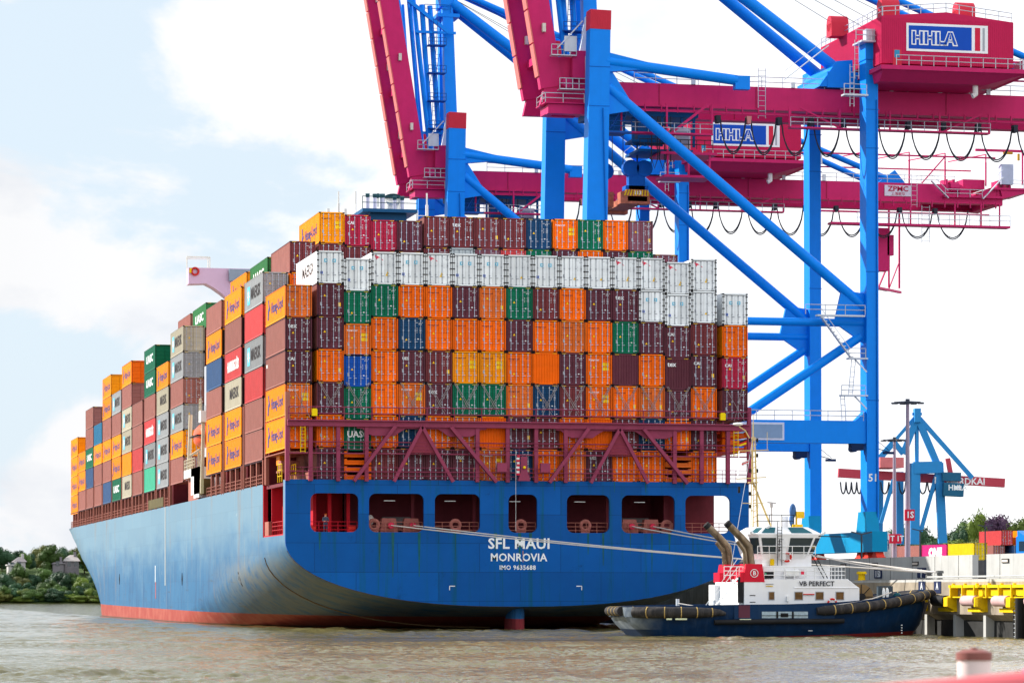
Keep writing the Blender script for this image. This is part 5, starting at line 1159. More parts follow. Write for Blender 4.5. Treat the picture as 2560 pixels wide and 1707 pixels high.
# ================================================================ DISTANT CRANE
def far_crane():
    D=1000.; q=lambda x,y,dd=0: dep(2160+x/3.5625,960+y/3.5625,D+dd)
    r=thing('ship_to_shore_crane','small distant blue crane with a lowered red boom, beyond the containers at the right','crane',tuple(q(440,1420)))
    FB=M('far_crane_blue',(.03,.25,.58),.5,.05,.05); FR_=M('far_crane_red',(.50,.06,.09),.5,.05)
    def bar(nm,a,b_,w,mat=FB,dd=0,h=None): m_=MB(); m_.bar(q(*a,dd),q(*b_,dd),w,h or w); return m_.build(nm,mat,r)
    bar('leg',(448,705),(440,1425),2.9,dd=0,h=3.2); bar('leg',(665,700),(700,1415),2.4,h=2.6); bar('leg',(312,780),(315,1425),2.2,dd=22); bar('leg',(140,780),(130,1425),2.0,dd=22)
    bar('top_beam',(440,745),(690,740),3.6); bar('pylon_strut',(460,330),(350,620),1.9); bar('pylon_strut',(485,320),(648,705),2.0); bar('pylon_post',(470,300),(470,705),1.0)
    bar('back_stay',(450,300),(140,660),1.0); bar('fore_stay',(495,305),(965,835),1.3); bar('portal_strut',(350,620),(270,520),1.6); bar('portal_strut',(270,510),(140,660),1.8)
    bar('leg_brace',(650,790),(505,1310),1.2); bar('leg_brace',(262,850),(150,1240),1.1)
    m_=MB(); m_.bar(q(-230,790,4),q(1250,880,4),2.7,2.7); m_.build('boom',FR_,r); m_=MB(); m_.bar(q(-230,790,14),q(1250,880,14),2.4,2.4); m_.build('boom',FR_,r)
    bar('apex_head',(445,280),(500,280),4.2); bar('apex_platform',(430,266),(515,266),.8)
    m_=MB(); a=q(145,650,-3); b_=q(372,742,-3); m_.box(a.x,b_.x,a.y,a.y+14,b_.z,a.z); m_.build('machinery_house',M('far_house_pink',(.62,.17,.18),.5),r)
    bar('boom_stub',(745,660),(775,820),1.4,FR_); m_=MB(); m_.bar(q(695,822,-2),q(860,826,-2),2.6); m_.bar(q(700,935,-2),q(880,945,-2),5.0,4.0); m_.build('trolley',M('far_trolley',(.02,.12,.22)),r)
    m_=MB(); a=q(806,906,-14); b_=q(872,940,-14); m_.box(a.x,b_.x,a.y-.1,a.y,b_.z,a.z,0); m_.box(a.x+.6,a.x+(b_.x-a.x)*.72,a.y-.2,a.y-.12,b_.z+.5,a.z-.5,1); m_.box(a.x+(b_.x-a.x)*.8,a.x+(b_.x-a.x)*.92,a.y-.2,a.y-.12,b_.z+.5,a.z-.5,2); s=m_.build('company_sign',[LW,SIGNBLUE,MATS['sign_red']],r)
    t=q(805+24,923,-15); text('sign_lettering','HHLA',2.3,(t.x,t.y-.5,t.z),LW,s,bold=.02)
    for x,y,s_ in ((728,858,'MINAL'),(902,868,'HARDKAI')): t=q(x,y,0); text('boom_lettering',s_,2.9,(t.x,t.y-.5,t.z),LW,r,bold=.02,sx=1.0 if s_!='MINAL' else .9)
    for a_,b2 in ((-210,-160),(-160,-112),(-112,-65),(-65,-20),(148,222),(222,260),(310,372),(488,560),(565,640)):
        pts=[q(a_+(b2-a_)*i/8,870+ (105*(1-(2*i/8-1)**2)**.6)) for i in range(9)]; m_=MB(); m_.path(pts,.24,4); m_.build('cable_loop',CABLE,r)
far_crane()
# ================================================================ ROPES
ROPE=M('mooring_rope',(.62,.58,.55),.9,.1)
def rope(a,b_,sag,label,r=.055):
    a,b_=Vector(a),Vector(b_); m_=MB(); n=24; m_.path([a+(b_-a)*(i/n)+Vector((0,0,-sag*4*(i/n)*(1-i/n))) for i in range(n+1)],r,6); tag(m_.build('mooring_rope',ROPE,None,smooth=True),label,'mooring rope','mooring ropes from the stern')
E1=Vector((47.6,bq.y,5.0)); E2=Vector((47.6,bq.y+2.6,5.0))
rope((9.75,.55,9.4),E1,.35,'upper white mooring rope from the second stern opening to the quay bollards')
rope((11.75,.55,9.4),E2,.30,'lower white mooring rope from the second stern opening to the quay bollards')
rope((32.05,.55,9.4),E1,.25,'upper white mooring rope from the sixth stern opening to the quay bollards')
rope((34.05,.55,9.4),E2,.2,'lower white mooring rope from the sixth stern opening to the quay bollards')
# ================================================================ TUG
TUG=thing('tugboat','dark blue and white tugboat with two bent exhaust pipes moored beside the quay','tugboat',(17.9,-41.0,0))
NAVY=M('tug_navy',(.004,.028,.085),.35,.12,.3,dirt=(.03,.05,.08),scale=1.2); TW=M('tug_white',(.80,.80,.82),.4,.04,.12,dirt=(.5,.45,.4)); TRED=M('tug_red',(.60,.012,.035),.4,.06)
def b_(nm,mat,mb,smooth=False,par=None): return mb.build(nm,mat,par or TUG,smooth=smooth,offset=False)
Lt=27.4
def hb(x):
    if x<6: return float(np.interp(x,[2,2.15,2.4,2.8,3.3,4,5,6],[2.3,2.9,3.4,3.9,4.3,4.7,5.05,5.25]))
    if x<16: return 5.25+.15*math.sin(min(1,(x-6)/4)*PI/2)
    u=(x-16)/(Lt-16); return 5.4*(1-u**2.6)**.62 if u<1 else 0
def zt_(x): return float(np.interp(x,[0,4,9,15,18,20.5,23,25,27.4],[2.15,2.35,2.45,2.5,2.62,2.8,3.05,3.35,3.65]))
xs=[2,2.15,2.4,2.8,3.3,4,5,6,8,10,12,14,16,18,19.5,21,22.5,23.7,24.8,25.7,26.4,26.9,27.2,27.35,27.4]
lv=[('t',1.0),('m',.99),('l',.95),('w',.90),('b',.55)]
def trow(x):
    h=hb(x); zt=zt_(x); aft=max(0,(5-x)/3)
    bw=max(0,(x-20)/7.4)
    return [(x,h,zt),(x+.05*aft-.1*bw,h*.995,zt*.55+.35),(x+.6*aft-.5*bw,h*(.96-.12*bw),.85),(x+1.6*aft-1.1*bw,h*(.90-.25*bw),.05),(x+2.6*aft-1.6*bw,h*(.7-.3*bw),-1.2)]
mb=MB(); rows=[trow(x) for x in xs]; k=5
for sg in (-1,1):
    vs=[(p[0],sg*p[1],p[2]) for r_ in rows for p in r_]; fs=[(i*k+j,(i+1)*k+j,(i+1)*k+j+1,i*k+j+1) for i in range(len(rows)-1) for j in range(k-1)]
    mb.add(vs,fs)
r0=rows[0]; mb.add([(p[0],-p[1],p[2]) for p in r0]+[(p[0],p[1],p[2]) for p in reversed(r0)],[tuple(range(10))])
def tughull():
    m=M('tug_hull_paint',(.004,.024,.075),.35,.25,.35,dirt=(.05,.07,.10),scale=1.5); t=m.node_tree; n=t.nodes; l=t.links; b=n['Principled BSDF']; src=b.inputs['Base Color'].links[0].from_socket
    g=n.new('ShaderNodeTexCoord'); s=n.new('ShaderNodeSeparateXYZ'); l.new(g.outputs['Object'],s.inputs[0])
    a=n.new('ShaderNodeMath'); a.operation='MULTIPLY_ADD'; l.new(s.outputs[0],a.inputs[0]); a.inputs[1].default_value=.030; a.inputs[2].default_value=-.42
    c=n.new('ShaderNodeMath'); c.operation='LESS_THAN'; l.new(s.outputs[2],c.inputs[0]); l.new(a.outputs[0],c.inputs[1])
    x=n.new('ShaderNodeMixRGB'); l.new(c.outputs[0],x.inputs[0]); l.new(src,x.inputs[1]); x.inputs[2].default_value=(.20,.02,.02,1)
    # worn grey stern
    a2=n.new('ShaderNodeMapRange'); l.new(s.outputs[0],a2.inputs[0]); a2.inputs[1].default_value=4.6; a2.inputs[2].default_value=1.5
    no=n.new('ShaderNodeTexNoise'); no.inputs['Scale'].default_value=.9; no.inputs['Detail'].default_value=6; l.new(g.outputs['Object'],no.inputs['Vector'])
    a3=n.new('ShaderNodeMath'); a3.operation='MULTIPLY_ADD'; l.new(no.outputs['Fac'],a3.inputs[0]); a3.inputs[1].default_value=1.6; a3.inputs[2].default_value=-.35
    zz=n.new('ShaderNodeMath'); zz.operation='GREATER_THAN'; l.new(s.outputs[2],zz.inputs[0]); zz.inputs[1].default_value=.55
    a4=n.new('ShaderNodeMath'); a4.operation='MULTIPLY'; l.new(a2.outputs[0],a4.inputs[0]); l.new(a3.outputs[0],a4.inputs[1]); a4.use_clamp=True
    a5=n.new('ShaderNodeMath'); a5.operation='MULTIPLY'; l.new(a4.outputs[0],a5.inputs[0]); l.new(zz.outputs[0],a5.inputs[1])
    y=n.new('ShaderNodeMixRGB'); l.new(a5.outputs[0],y.inputs[0]); l.new(x.outputs[0],y.inputs[1]); y.inputs[2].default_value=(.48,.54,.58,1)
    l.new(y.outputs[0],b.inputs['Base Color']); return m
b_('hull',tughull(),mb,True)
mb=MB(); P=[(x,-hb(x)*.98,zt_(x)-.75) for x in xs]; mb.add(P+[(p[0],-p[1],p[2]) for p in reversed(P)],[tuple(range(2*len(P)))]); b_('deck',M('tug_deck_grey',(.10,.14,.17),.8),mb)
# fenders: stern roll and bow roll with bands
def roll(pts,r,nm):
    mb=MB(); mb.path(pts,r,12); o=b_(nm,M('fender_rubber',(.030,.028,.030),.55,.2,.4,dirt=(.20,.17,.15),scale=3),mb,True)
    m2=MB()
    for i in range(2,len(pts)-1,2):
        p,q_=Vector(pts[i]),Vector(pts[i+1]); d=(q_-p).normalized(); r2=r[i] if isinstance(r,list) else r; m2.tube(p-d*.035,p+d*.035,r2*1.06,14)
    m2.build('fender_band',M('band_ochre',(.48,.33,.12),.7,.3,scale=4),o,offset=False)
sp=[(9.3,-5.55,1.75)]+[(x,-hb(x)-.12,1.86) for x in (8.8,8.2,7.6,7.0,6.4,5.8,5.2,4.6,4.0,3.4,2.9,2.5)]
rr=[.12,.25,.34,.38,.40,.42]+[.43]*6+[.40]
roll(sp,rr,'stern_fender'); roll([(x,-y,z) for x,y,z in sp],rr,'stern_fender')
roll([(1.95,y,1.95) for y in (-2.0,-1.5,-1,-.5,0,.5,1,1.5,2.0)],.36,'transom_fender')
xb=[16.6,17.3,18.0,18.7,19.4,20.1,20.8,21.5,22.2,22.9,23.6,24.3,25.0,25.6,26.1,26.6,26.9,27.15]
pb=[(x,-hb(x)-.15,zt_(x)-.62+.02*(x-16)) for x in xb]; pb+= [(27.6,-.9,3.22),(27.7,0,3.25),(27.6,.9,3.22)]+[(x,-y,z) for x,y,z in reversed(pb)]
roll(pb,[.28]+[.38]*(len(pb)-2)+[.28],'bow_fender')
mb=MB(); pts=[(x,-hb(x)*(1-.006*max(0,x-20))-.05) for x in np.linspace(21.5,27.1,12)]; pts=[(a,b2) for a,b2 in pts]+[(27.45,-.8),(27.5,0),(27.45,.8)]+[(a,-b2) for a,b2 in reversed(pts)]
vs=[]; 
for a,b2 in pts: vs+=[(a-.05,b2,2.62),(a-.5,b2*.94,1.25)]
mb.add(vs,[(2*i,2*i+1,2*i+3,2*i+2) for i in range(len(pts)-1)]); b_('bow_pushing_pad',M('worn_pad',(.13,.12,.13),.7,.3,.6,dirt=(.04,.04,.04),scale=2),mb)
for y_ in (-5.5,5.5): mb=MB(); mb.tube((8.4,y_,1.12),(18.8,y_,1.2),.2,10); b_('rubbing_strake',BLACK,mb,True)
# side bulwark box with openings
mb=MB(); mb.box(10.0,18.1,-5.45,-5.3,1.35,2.45); b_('bulwark',NAVY,mb)
mb=MB(); mb.box(12.2,15.9,-5.50,-5.46,1.42,1.92,0)
mb.box(13.35,13.5,-5.54,-5.49,1.42,1.92,1); mb.box(14.6,14.75,-5.54,-5.49,1.42,1.92,1); mb.box(12.2,15.9,-5.54,-5.49,1.60,1.64,1); mb.box(13.7,14.3,-5.54,-5.49,1.5,1.8,1)
b_('bulwark_opening',[M('opening_pale',(.35,.45,.52),.5,.3,scale=4),BLACK],mb)
mb=MB(); mb.box(10.35,11.25,-5.48,-5.44,1.45,2.42); b_('boarding_door',M('door_maroon',(.10,.03,.05)),mb)
mb=MB(); mb.box(10.4,11.3,-5.6,-5.4,1.28,1.36); mb.box(5.3,6.2,-5.6,-5.44,1.3,1.42); mb.box(4.6,5.0,-5.6,-5.4,1.3,1.42); b_('pale_step',M('step_cream',(.62,.66,.45)),mb)
mb=MB(); mb.box(16,16.35,-5.27,-5.2,.42,.46); 
for a in (0,.2,.4,.6): mb.box(24.0,24.1,-4.0,-3.9,.2+a,.28+a)
b_('draught_marks',LW,mb)
# lower house
mb=MB(); mb.prism([(11.9,-3.6,1.7),(20.7,-3.6,1.7),(20.7,-3.6,3.75),(19.7,-3.6,4.42),(15.2,-3.6,4.42),(13.0,-3.6,4.42),(11.9,-3.6,4.42)],(0,7.2,0))
H1=b_('deckhouse',TW,mb)
mb=MB(); mb.prism([(15.4,-3.66,3.75),(20.65,-3.66,3.75),(19.9,-3.1,4.44),(14.9,-3.1,4.44)],(0,.3,0)); b_('sloped_front',TW,mb)
text('boat_name','VB PERFECT',.52,(17.2,-3.70,4.06),M('name_black',(.02,.02,.03)),None,bold=.02,sx=1.03).parent=TUG
def win(par,x0,x1,z0,z1,y,frame=.06,mat=None):
    m_=MB(); m_.box(x0-frame,x1+frame,y-.03,y,z0-frame,z1+frame); w=m_.build('window',M('window_frame_grey',(.45,.47,.50)),par,offset=False); m_=MB(); m_.box(x0,x1,y-.05,y-.035,z0,z1); m_.build('pane',mat or GLASS,w,offset=False); return w
WG=M('warm_glass',(.16,.085,.035),.15,.4,scale=3)
for x0,x1 in ((13.35,13.75),(15.45,16.05),(17.15,17.75),(18.8,19.4)): win(H1,x0,x1,2.85,3.42,-3.6,mat=WG)
mb=MB(); mb.tube((16.1,-3.68,3.25),(17.0,-3.68,3.25),.05,6); b_('fire_red_bar',MATS['fire_red'],mb)
mb=MB(); mb.box(14.75,14.95,-3.8,-3.6,2.7,3.1); b_('life_sign_box',WHITE,mb)
mb=MB(); mb.box(13.1,13.7,-3.66,-3.61,4.02,4.08,0); mb.box(13.1,13.65,-3.66,-3.61,3.86,3.92,1); b_('builder_plate',[LPLATE,YEL],mb)
def buoy(x,y,z,r=.33):
    m_=MB(); m_.path([(x+r*math.cos(2*PI*i/16),y,z+r*math.sin(2*PI*i/16)) for i in range(16)],.085,8,closed=True); o=b_('lifebuoy',MATS['fire_red'],m_,True)
    m_=MB()
    for k in range(4): a=PI/4+k*PI/2; m_.ball((x+r*math.cos(a),y-.01,z+r*math.sin(a)),.1,.1,.1,8,5)
    m_.build('white_band',WHITE,o,True,offset=False)
buoy(18.35,-4.0,2.55); buoy(15.2,-2.3,6.15)
# exhaust casings and pipes
for sg in (-1,1):
    y0,y1=(-3.75,-2.1) if sg<0 else (2.1,3.75)
    mb=MB(); mb.box(11.3,12.85,y0,y1,1.7,4.25); 
    if sg>0: mb.box(10.6,11.3,y0,y1,1.7,4.0)
    cs=b_('exhaust_casing',TW,mb)
    mb=MB(); mb.prism([(11.22,y0-.03,4.2),(12.95,y0-.03,4.2),(12.75,y0-.03,5.6),(11.45,y0-.03,5.6)],(0,y1-y0+.06,0)); mb.box(11.0,11.5,y0,y1,4.2,4.95); b_('casing_top',TRED,mb,par=cs)
    ym=(y0+y1)/2
    mb=MB(); mb.path([(12.1,ym,5.4),(11.95,ym,6.5),(11.9,ym,6.95),(11.7,ym,7.2),(11.2,ym,7.75),(10.35,ym,8.55)],[.34,.34,.34,.32,.30,.29],12); b_('exhaust_pipe',M('exhaust_steel',(.20,.15,.10),.30,.4,.8,metal=.6,dirt=(.03,.02,.02),scale=2),mb,True,par=cs)
    mb=MB(); mb.tube((10.35,ym,8.55),(10.1,ym,8.8),.295,12,.28); b_('sooty_tip',BLACK,mb,True,par=cs)
    mb=MB(); mb.path([(11.55,ym-.35,5.4),(11.5,ym-.35,6.4),(11.4,ym-.35,6.7),(10.9,ym-.35,7.35)],.17,8); b_('small_exhaust_pipe',MATS['exhaust_steel'],mb,True,par=cs)
    if sg<0:
        mb=MB(); 
        mb.path([(12.1+.3*math.cos(2*PI*i/24),y0-.06,4.88+.3*math.sin(2*PI*i/24)) for i in range(24)],.03,5,closed=True); em=b_('round_emblem',LW,mb,par=cs)
        t=text('emblem_letter','B',.46,(12.1,y0-.09,4.88),LW,None,bold=.02); t.parent=em
        mb=MB()
        for i in range(3): mb.box(11.75,12.2,y0-.03,y0,2.1+i*.52,2.16+i*.52)
        b_('vent_slits',BLACK,mb,par=cs)
mb=MB(); mb.box(10.9,11.22,-3.7,-3.3,2.6,4.6); b_('black_duct',BLACK,mb)
mb=MB(); mb.box(11.0,11.9,-3.3,3.3,1.7,4.2); b_('aft_bulkhead',TW,mb)
# aft stairs and rails
mb=MB(); mb.bar((8.6,-3.4,1.75),(10.9,-3.4,4.5),.28,.06)
for i in range(8): t=i/7; mb.box(8.6+2.2*t,8.95+2.2*t,-3.6,-3.0,1.8+2.6*t,1.86+2.6*t)
mb.tube((8.5,-3.5,2.5),(10.9,-3.5,5.4),.03,5); mb.tube((8.1,-3.9,2.3),(10.9,-3.3,6.0),.025,5); b_('aft_stair',TW,mb)
mb=MB(); rail(mb,[(11.0,-3.4,4.42),(11.4,-3.4,4.42)],.95,.5,.03,2); rail(mb,[(13.0,-3.4,4.42),(19.6,-3.4,4.42)],.95,.8,.03,2); rail(mb,[(19.6,-3.4,4.42),(19.6,3.4,4.42)],.95,.9,.03,2); rail(mb,[(9.9,-3.0,4.4),(11.4,-3.0,4.4)],1.0,.5,.03,2); b_('upper_deck_rail',WHITE,mb)
mb=MB(); mb.box(12.9,18.6,-2.7,2.7,4.42,5.45); b_('upper_house',TW,mb)
mb=MB(); mb.tube((14.8,-3.0,4.9),(15.9,-3.0,4.9),.30,12); b_('liferaft_canister',WHITE,mb,True)
mb=MB(); mb.box(13.15,13.95,-3.0,-2.74,4.5,5.0); mb.box(13.2,13.3,-3.03,-3.0,4.75,4.9,1); b_('black_screen',[BLACK,M('green_led',(.1,.6,.3))],mb)
mb=MB(); mb.box(16.0,16.65,-2.78,-2.72,4.55,5.25,0); mb.box(16.2,16.45,-2.80,-2.785,4.8,5.1,1); b_('hatch',[M('hatch_white',(.7,.7,.72)),LRED],mb)
# wheelhouse
mb=MB(); mb.prism([(13.3,-2.0,5.45),(17.3,-2.0,5.45),(17.3,-2.0,6.25),(13.3,-2.0,6.25)],(0,4,0)); b_('wheelhouse_trunk',TW,mb)
def fr(z,x0,x1,y,c): return [(x0+c,-y,z),(x1-c,-y,z),(x1,-y+c,z),(x1,y-c,z),(x1-c,y,z),(x0+c,y,z),(x0,y-c,z),(x0,-y+c,z)]
mb=MB(); A=fr(6.0,12.8,17.2,2.0,.5); Bq=fr(6.35,12.6,17.5,2.25,.55); Cq=fr(7.75,12.2,18.1,2.55,.65); Dq=fr(7.95,12.1,18.2,2.6,.65); Eq=fr(8.5,13.0,17.2,1.9,.5)
vs=A+Bq+Cq+Dq+Eq
mb.add(vs,[tuple(range(8))[::-1],tuple(range(32,40))]+[(r_*8+i,r_*8+(i+1)%8,(r_+1)*8+(i+1)%8,(r_+1)*8+i) for r_ in range(4) for i in range(8)])
WH=b_('wheelhouse',TW,mb)
def pane(i,a0,a1,t0=.05,t1=.93,mat=None,A_=Bq,B_=Cq):
    p0,p1=Vector(A_[i]),Vector(A_[(i+1)%8]); q0,q1=Vector(B_[i]),Vector(B_[(i+1)%8])
    def pt(a,t): return (p0+(p1-p0)*a)*(1-t)+(q0+(q1-q0)*a)*t
    n_=(p1-p0).cross(q0-p0).normalized(); c=pt(.5,.5); 
    if n_.dot(c-Vector((15.2,0,c.z)))<0: n_=-n_
    m_=MB(); m_.prism([pt(a0,t0)+n_*.01,pt(a1,t0)+n_*.01,pt(a1,t1)+n_*.01,pt(a0,t1)+n_*.01],n_*.02); m_.build('window',mat or GLASS,WH,offset=False)
pane(0,.04,.30); pane(0,.56,.97); pane(0,.36,.44,.1,.85); pane(7,.08,.92); pane(1,.1,.9); pane(2,.04,.48); pane(2,.52,.96)
pane(0,.58,.95,.12,.92,M('roof_glass',(.03,.12,.15),.08),Dq,Eq); pane(0,.05,.28,.12,.92,MATS['roof_glass'],Dq,Eq); pane(7,.15,.85,.12,.85,MATS['roof_glass'],Dq,Eq)
mb=MB(); mb.box(14.55,15.0,-2.62,-2.5,5.95,7.5); b_('wheelhouse_door',M('door_white',(.72,.72,.74)),mb)
mb=MB(); rail(mb,[(12.7,-2.7,6.0),(17.4,-2.7,6.0)],1.0,.9,.03,1); b_('wheelhouse_rail',WHITE,mb)
mb=MB(); mb.tube((14.3,-2.75,5.5),(14.3,-2.75,8.9),.03,5); mb.tube((14.65,-2.75,5.5),(14.65,-2.75,8.9),.03,5)
for i in range(9): mb.tube((14.3,-2.75,6.7+i*.22),(14.65,-2.75,6.7+i*.22),.02,4)
rail(mb,[(12.9,-1.9,8.5),(15.9,-1.9,8.5)],.95,.9,.03,1); b_('black_ladder',BLACK,mb)
mb=MB(); mb.bar((17.0,-3.0,6.3),(18.0,-3.0,4.5),.06); mb.bar((17.3,-3.0,6.3),(18.3,-3.0,4.5),.06); mb.tube((17.2,-2.2,7.8),(20.3,-2.2,7.75),.04,5); b_('forward_stair',BLACK,mb)
mb=MB(); mb.tube((14.0,-2.3,5.5),(14.0,-2.3,6.0),.17,10); b_('yellow_cylinder',YEL,mb,True)
# mast
CRM=M('mast_cream',(.62,.47,.20),.5,.12,.2); 
mb=MB(); 
for d in ((-.25,-.25),(.25,-.25),(0,.3)): mb.tube((13.2+d[0],d[1],8.4),(13.15+d[0]*.4,d[1]*.4,15.6),.085,6,.05)
for i in range(16): z=8.8+i*.43; mb.tube((13.0,-.2,z),(13.4,-.1,z+.2),.03,4)
mb.tube((13.15,0,12),(14.6,0,8.6),.08,6); mb.tube((13.15,0,15.2),(13.15,0,17.4),.05,6,.03); mb.bar((11.8,0,12.3),(14.2,0,12.45),.07); mb.bar((12.0,0,14.5),(14.4,0,14.6),.07); mb.bar((12.3,0,10.4),(14,0,10.4),.06); mb.path([(12.0,0,16.4),(12.5,0,16.1),(12.9,0,15.4)],.05,5); mb.tube((14.3,0,14.6),(14.3,0,16.0),.02,4); mb.box(12.8,13.5,-.3,.3,12.0,12.06)
MS=b_('mast',CRM,mb)
mb=MB()
for z in (10.0,11.0,12.8,14.0,15.2): mb.tube((13.45,-.1,z),(13.45,-.1,z+.3),.09,6); mb.tube((12.85,-.1,z),(12.85,-.1,z+.3),.09,6)
mb.tube((12.0,0,11.2),(12.0,0,11.7),.1,6); b_('navigation_light',BLACK,mb,par=MS)
mb=MB(); mb.ball((11.9,0,16.6),.42,.42,.13,12,6); b_('radar_dome',WHITE,mb,True,par=MS)
mb=MB(); 
for a,b2 in (((13.1,0,15.4),(10.6,-2,4.5)),((13.1,0,12.3),(12.3,-2.5,8)),((12.0,0,14.5),(11.6,-1,12.3))): mb.tube(a,b2,.02,4)
b_('mast_stay',GALV,mb,par=MS)
mb=MB(); 
for i in range(3): 
    mb.prism([(12.0,-.05,14.9-.13*i+.35),(12.55,-.05,15.1-.13*i+.35),(12.6,-.05,15.0-.13*i+.32),(12.05,-.05,14.77-.13*i+.35)],(0,.04,0),i)
    mb.prism([(12.2,-.05,13.6-.1*i),(12.75,-.05,13.8-.1*i),(12.75,-.05,13.72-.1*i),(12.2,-.05,13.5-.1*i)],(0,.04,0),[3,1,3][i])
FLG=mb.build('flags',[BLACK,M('flag_bright_red',(.6,.02,.02)),M('flag_gold',(.8,.55,.01)),M('flag_pale',(.6,.55,.58))],MS,offset=False)
mb=MB(); mb.tube((14.8,.5,8.4),(14.8,.5,10.1),.06,6); mb.tube((14.8,.5,10.1),(14.8,.5,10.4),.14,8); mb.bar((14.45,.5,10.5),(15.15,.4,10.42),.1); b_('radar_scanner',M('radar_grey',(.45,.42,.42)),mb)
mb=MB(); mb.box(16.3,17.1,-.4,.2,8.5,8.75); mb.tube((16.6,-.3,9.5),(17.2,-.3,9.5),.28,10); mb.tube((16.7,0,8.7),(16.7,0,9.4),.08,6); b_('fire_monitor',M('monitor_yellow',(.75,.45,.02),.5,.1),mb)
mb=MB(); mb.ball((16.4,0,9.8),.28,.3,.6,10,8); mb.ball((16.3,0,9.1),.2,.25,.5,8,6); b_('blue_cover',M('cover_blue',(.05,.12,.28),.8,.2,scale=4),mb,True)
mb=MB(); mb.box(15.6,16.1,.3,.9,8.5,9.4); mb.tube((13.6,-2,8.4),(13.9,-2,8.6),.14,8); mb.tube((18.1,-2.2,7.95),(18.35,-2.2,8.15),.13,8); mb.tube((12.4,-2.3,8.0),(12.2,-2.3,8.15),.13,8); b_('searchlights',TW,mb)
# foredeck gear
mb=MB(); mb.tube((21.4,-1.8,3.05),(21.4,1.8,3.05),.55,16); D_=b_('winch_drum',M('winch_rope_brown',(.30,.20,.09),.8,.3,scale=6),mb,True)
for y in (-1.9,1.8):
    mb=MB(); mb.tube((21.4,y-.06,3.05),(21.4,y+.06,3.05),1.0,20); mb.build('drum_flange',M('flange_brown',(.20,.13,.06),.5,.2),D_,offset=False)
mb=MB()
for i in range(8): a=2*PI*i/8; mb.bar((21.4,-2.0,3.05),(21.4+.98*math.cos(a),-2.0,3.05+.98*math.sin(a)),.05)
mb.tube((21.4,-2.3,3.05),(21.4,-1.9,3.05),.28,10); mb.build('drum_spokes',BLACK,D_,offset=False)
mb=MB(); 
for x in (23.0,23.9): mb.box(x,x+.32,-1.4,-1.0,2.3,3.9)
mb.bar((23,-1.2,3.85),(24.2,-1.2,3.85),.1); b_('towing_bitt',M('bitt_dark',(.05,.07,.09)),mb)
mb=MB(); 
for x in (23.42,23.72): mb.ball((x,-1.5,3.35),.14,.08,.42,10,8)
b_('rope_loop',WHITE,mb,True)
mb=MB(); mb.ball((24.6,-1.3,3.1),.35,.35,.3,12,8); b_('deck_capstan',M('capstan_teal',(.01,.08,.10),.3),mb,True)
mb=MB(); mb.tube((6.0,-3.6,2.3),(6.0,-3.6,2.9),.14,8); mb.tube((8.9,-3.8,2.3),(8.9,-3.8,2.8),.13,8); b_('bitts',GALV,mb,True)
mb=MB(); mb.path([(6.0,-3.8,2.55),(7.0,-4.8,2.35),(8.2,-5.2,2.2),(9.1,-5.1,2.1)],.05,5); mb.path([(9,-3.5,2.6),(8.8,-4.6,2.4),(9.1,-5.1,2.15)],.04,5); mb.path([(17.6,-5.4,2.3),(19.5,-5.2,2.6),(21.3,-4.9,2.9),(23.4,-3.4,3.4)],.05,5); b_('deck_rope',ROPE,mb,True)
rp=TUG.location; r1=MB(); a=Vector((17.9+17.6,-41-2.6,6.3)); q2=Vector((47.6,bq.y+2.6,5.1)); 
rope(a,q2,.3,'pale rope from the tug wheelhouse deck to the quay bollards',.04)
# ================================================================ FOREGROUND
q_=dep(2435,1625,34); r_=43/F*34
FB_=thing('bollard','blurred red and white round bollard with a dark cap in the near foreground','bollard',(q_.x,q_.y,q_.z-1.4))
m_=MB(); m_.tube((q_.x,q_.y,q_.z-1.6),(q_.x,q_.y,q_.z-.04),r_*.97,24); m_.build('post',M('post_salmon',(.74,.60,.60),.5,.1),FB_,smooth=True)
m_=MB(); m_.tube((q_.x,q_.y,q_.z-.10),(q_.x,q_.y,q_.z-.02),r_*1.05,24); m_.tube((q_.x,q_.y,q_.z-.02),(q_.x,q_.y,q_.z+.01),r_*1.0,24,r_*.6); m_.box(q_.x-.03,q_.x+.03,q_.y-.03,q_.y+.03,q_.z,q_.z+.03); m_.build('cap',M('cap_brown',(.24,.09,.08),.5),FB_,smooth=True)
a=dep(1900,1736,17); c_=dep(2600,1683,17); m_=MB(); m_.tube(tuple(a-Vector((0,0,.12))),tuple(c_-Vector((0,0,.10))),.12,14); tag(m_.build('red_handrail',M('handrail_red',(.62,.13,.15),.4,.03),None,smooth=True),'blurred red rail crossing the bottom right corner, closest to the viewer','handrail')
a=dep(2552,1678,19); m_=MB(); m_.prism([tuple(a+Vector((0,0,-.2))),tuple(a+Vector((.12,0,-.2))),tuple(a+Vector((.12,0,.06))),tuple(a+Vector((.05,0,.0)))],(0,.1,0)); tag(m_.build('magenta_flag_tip',M('magenta_cloth',(.6,.01,.2))),'blurred magenta scrap at the extreme lower right edge','cloth')
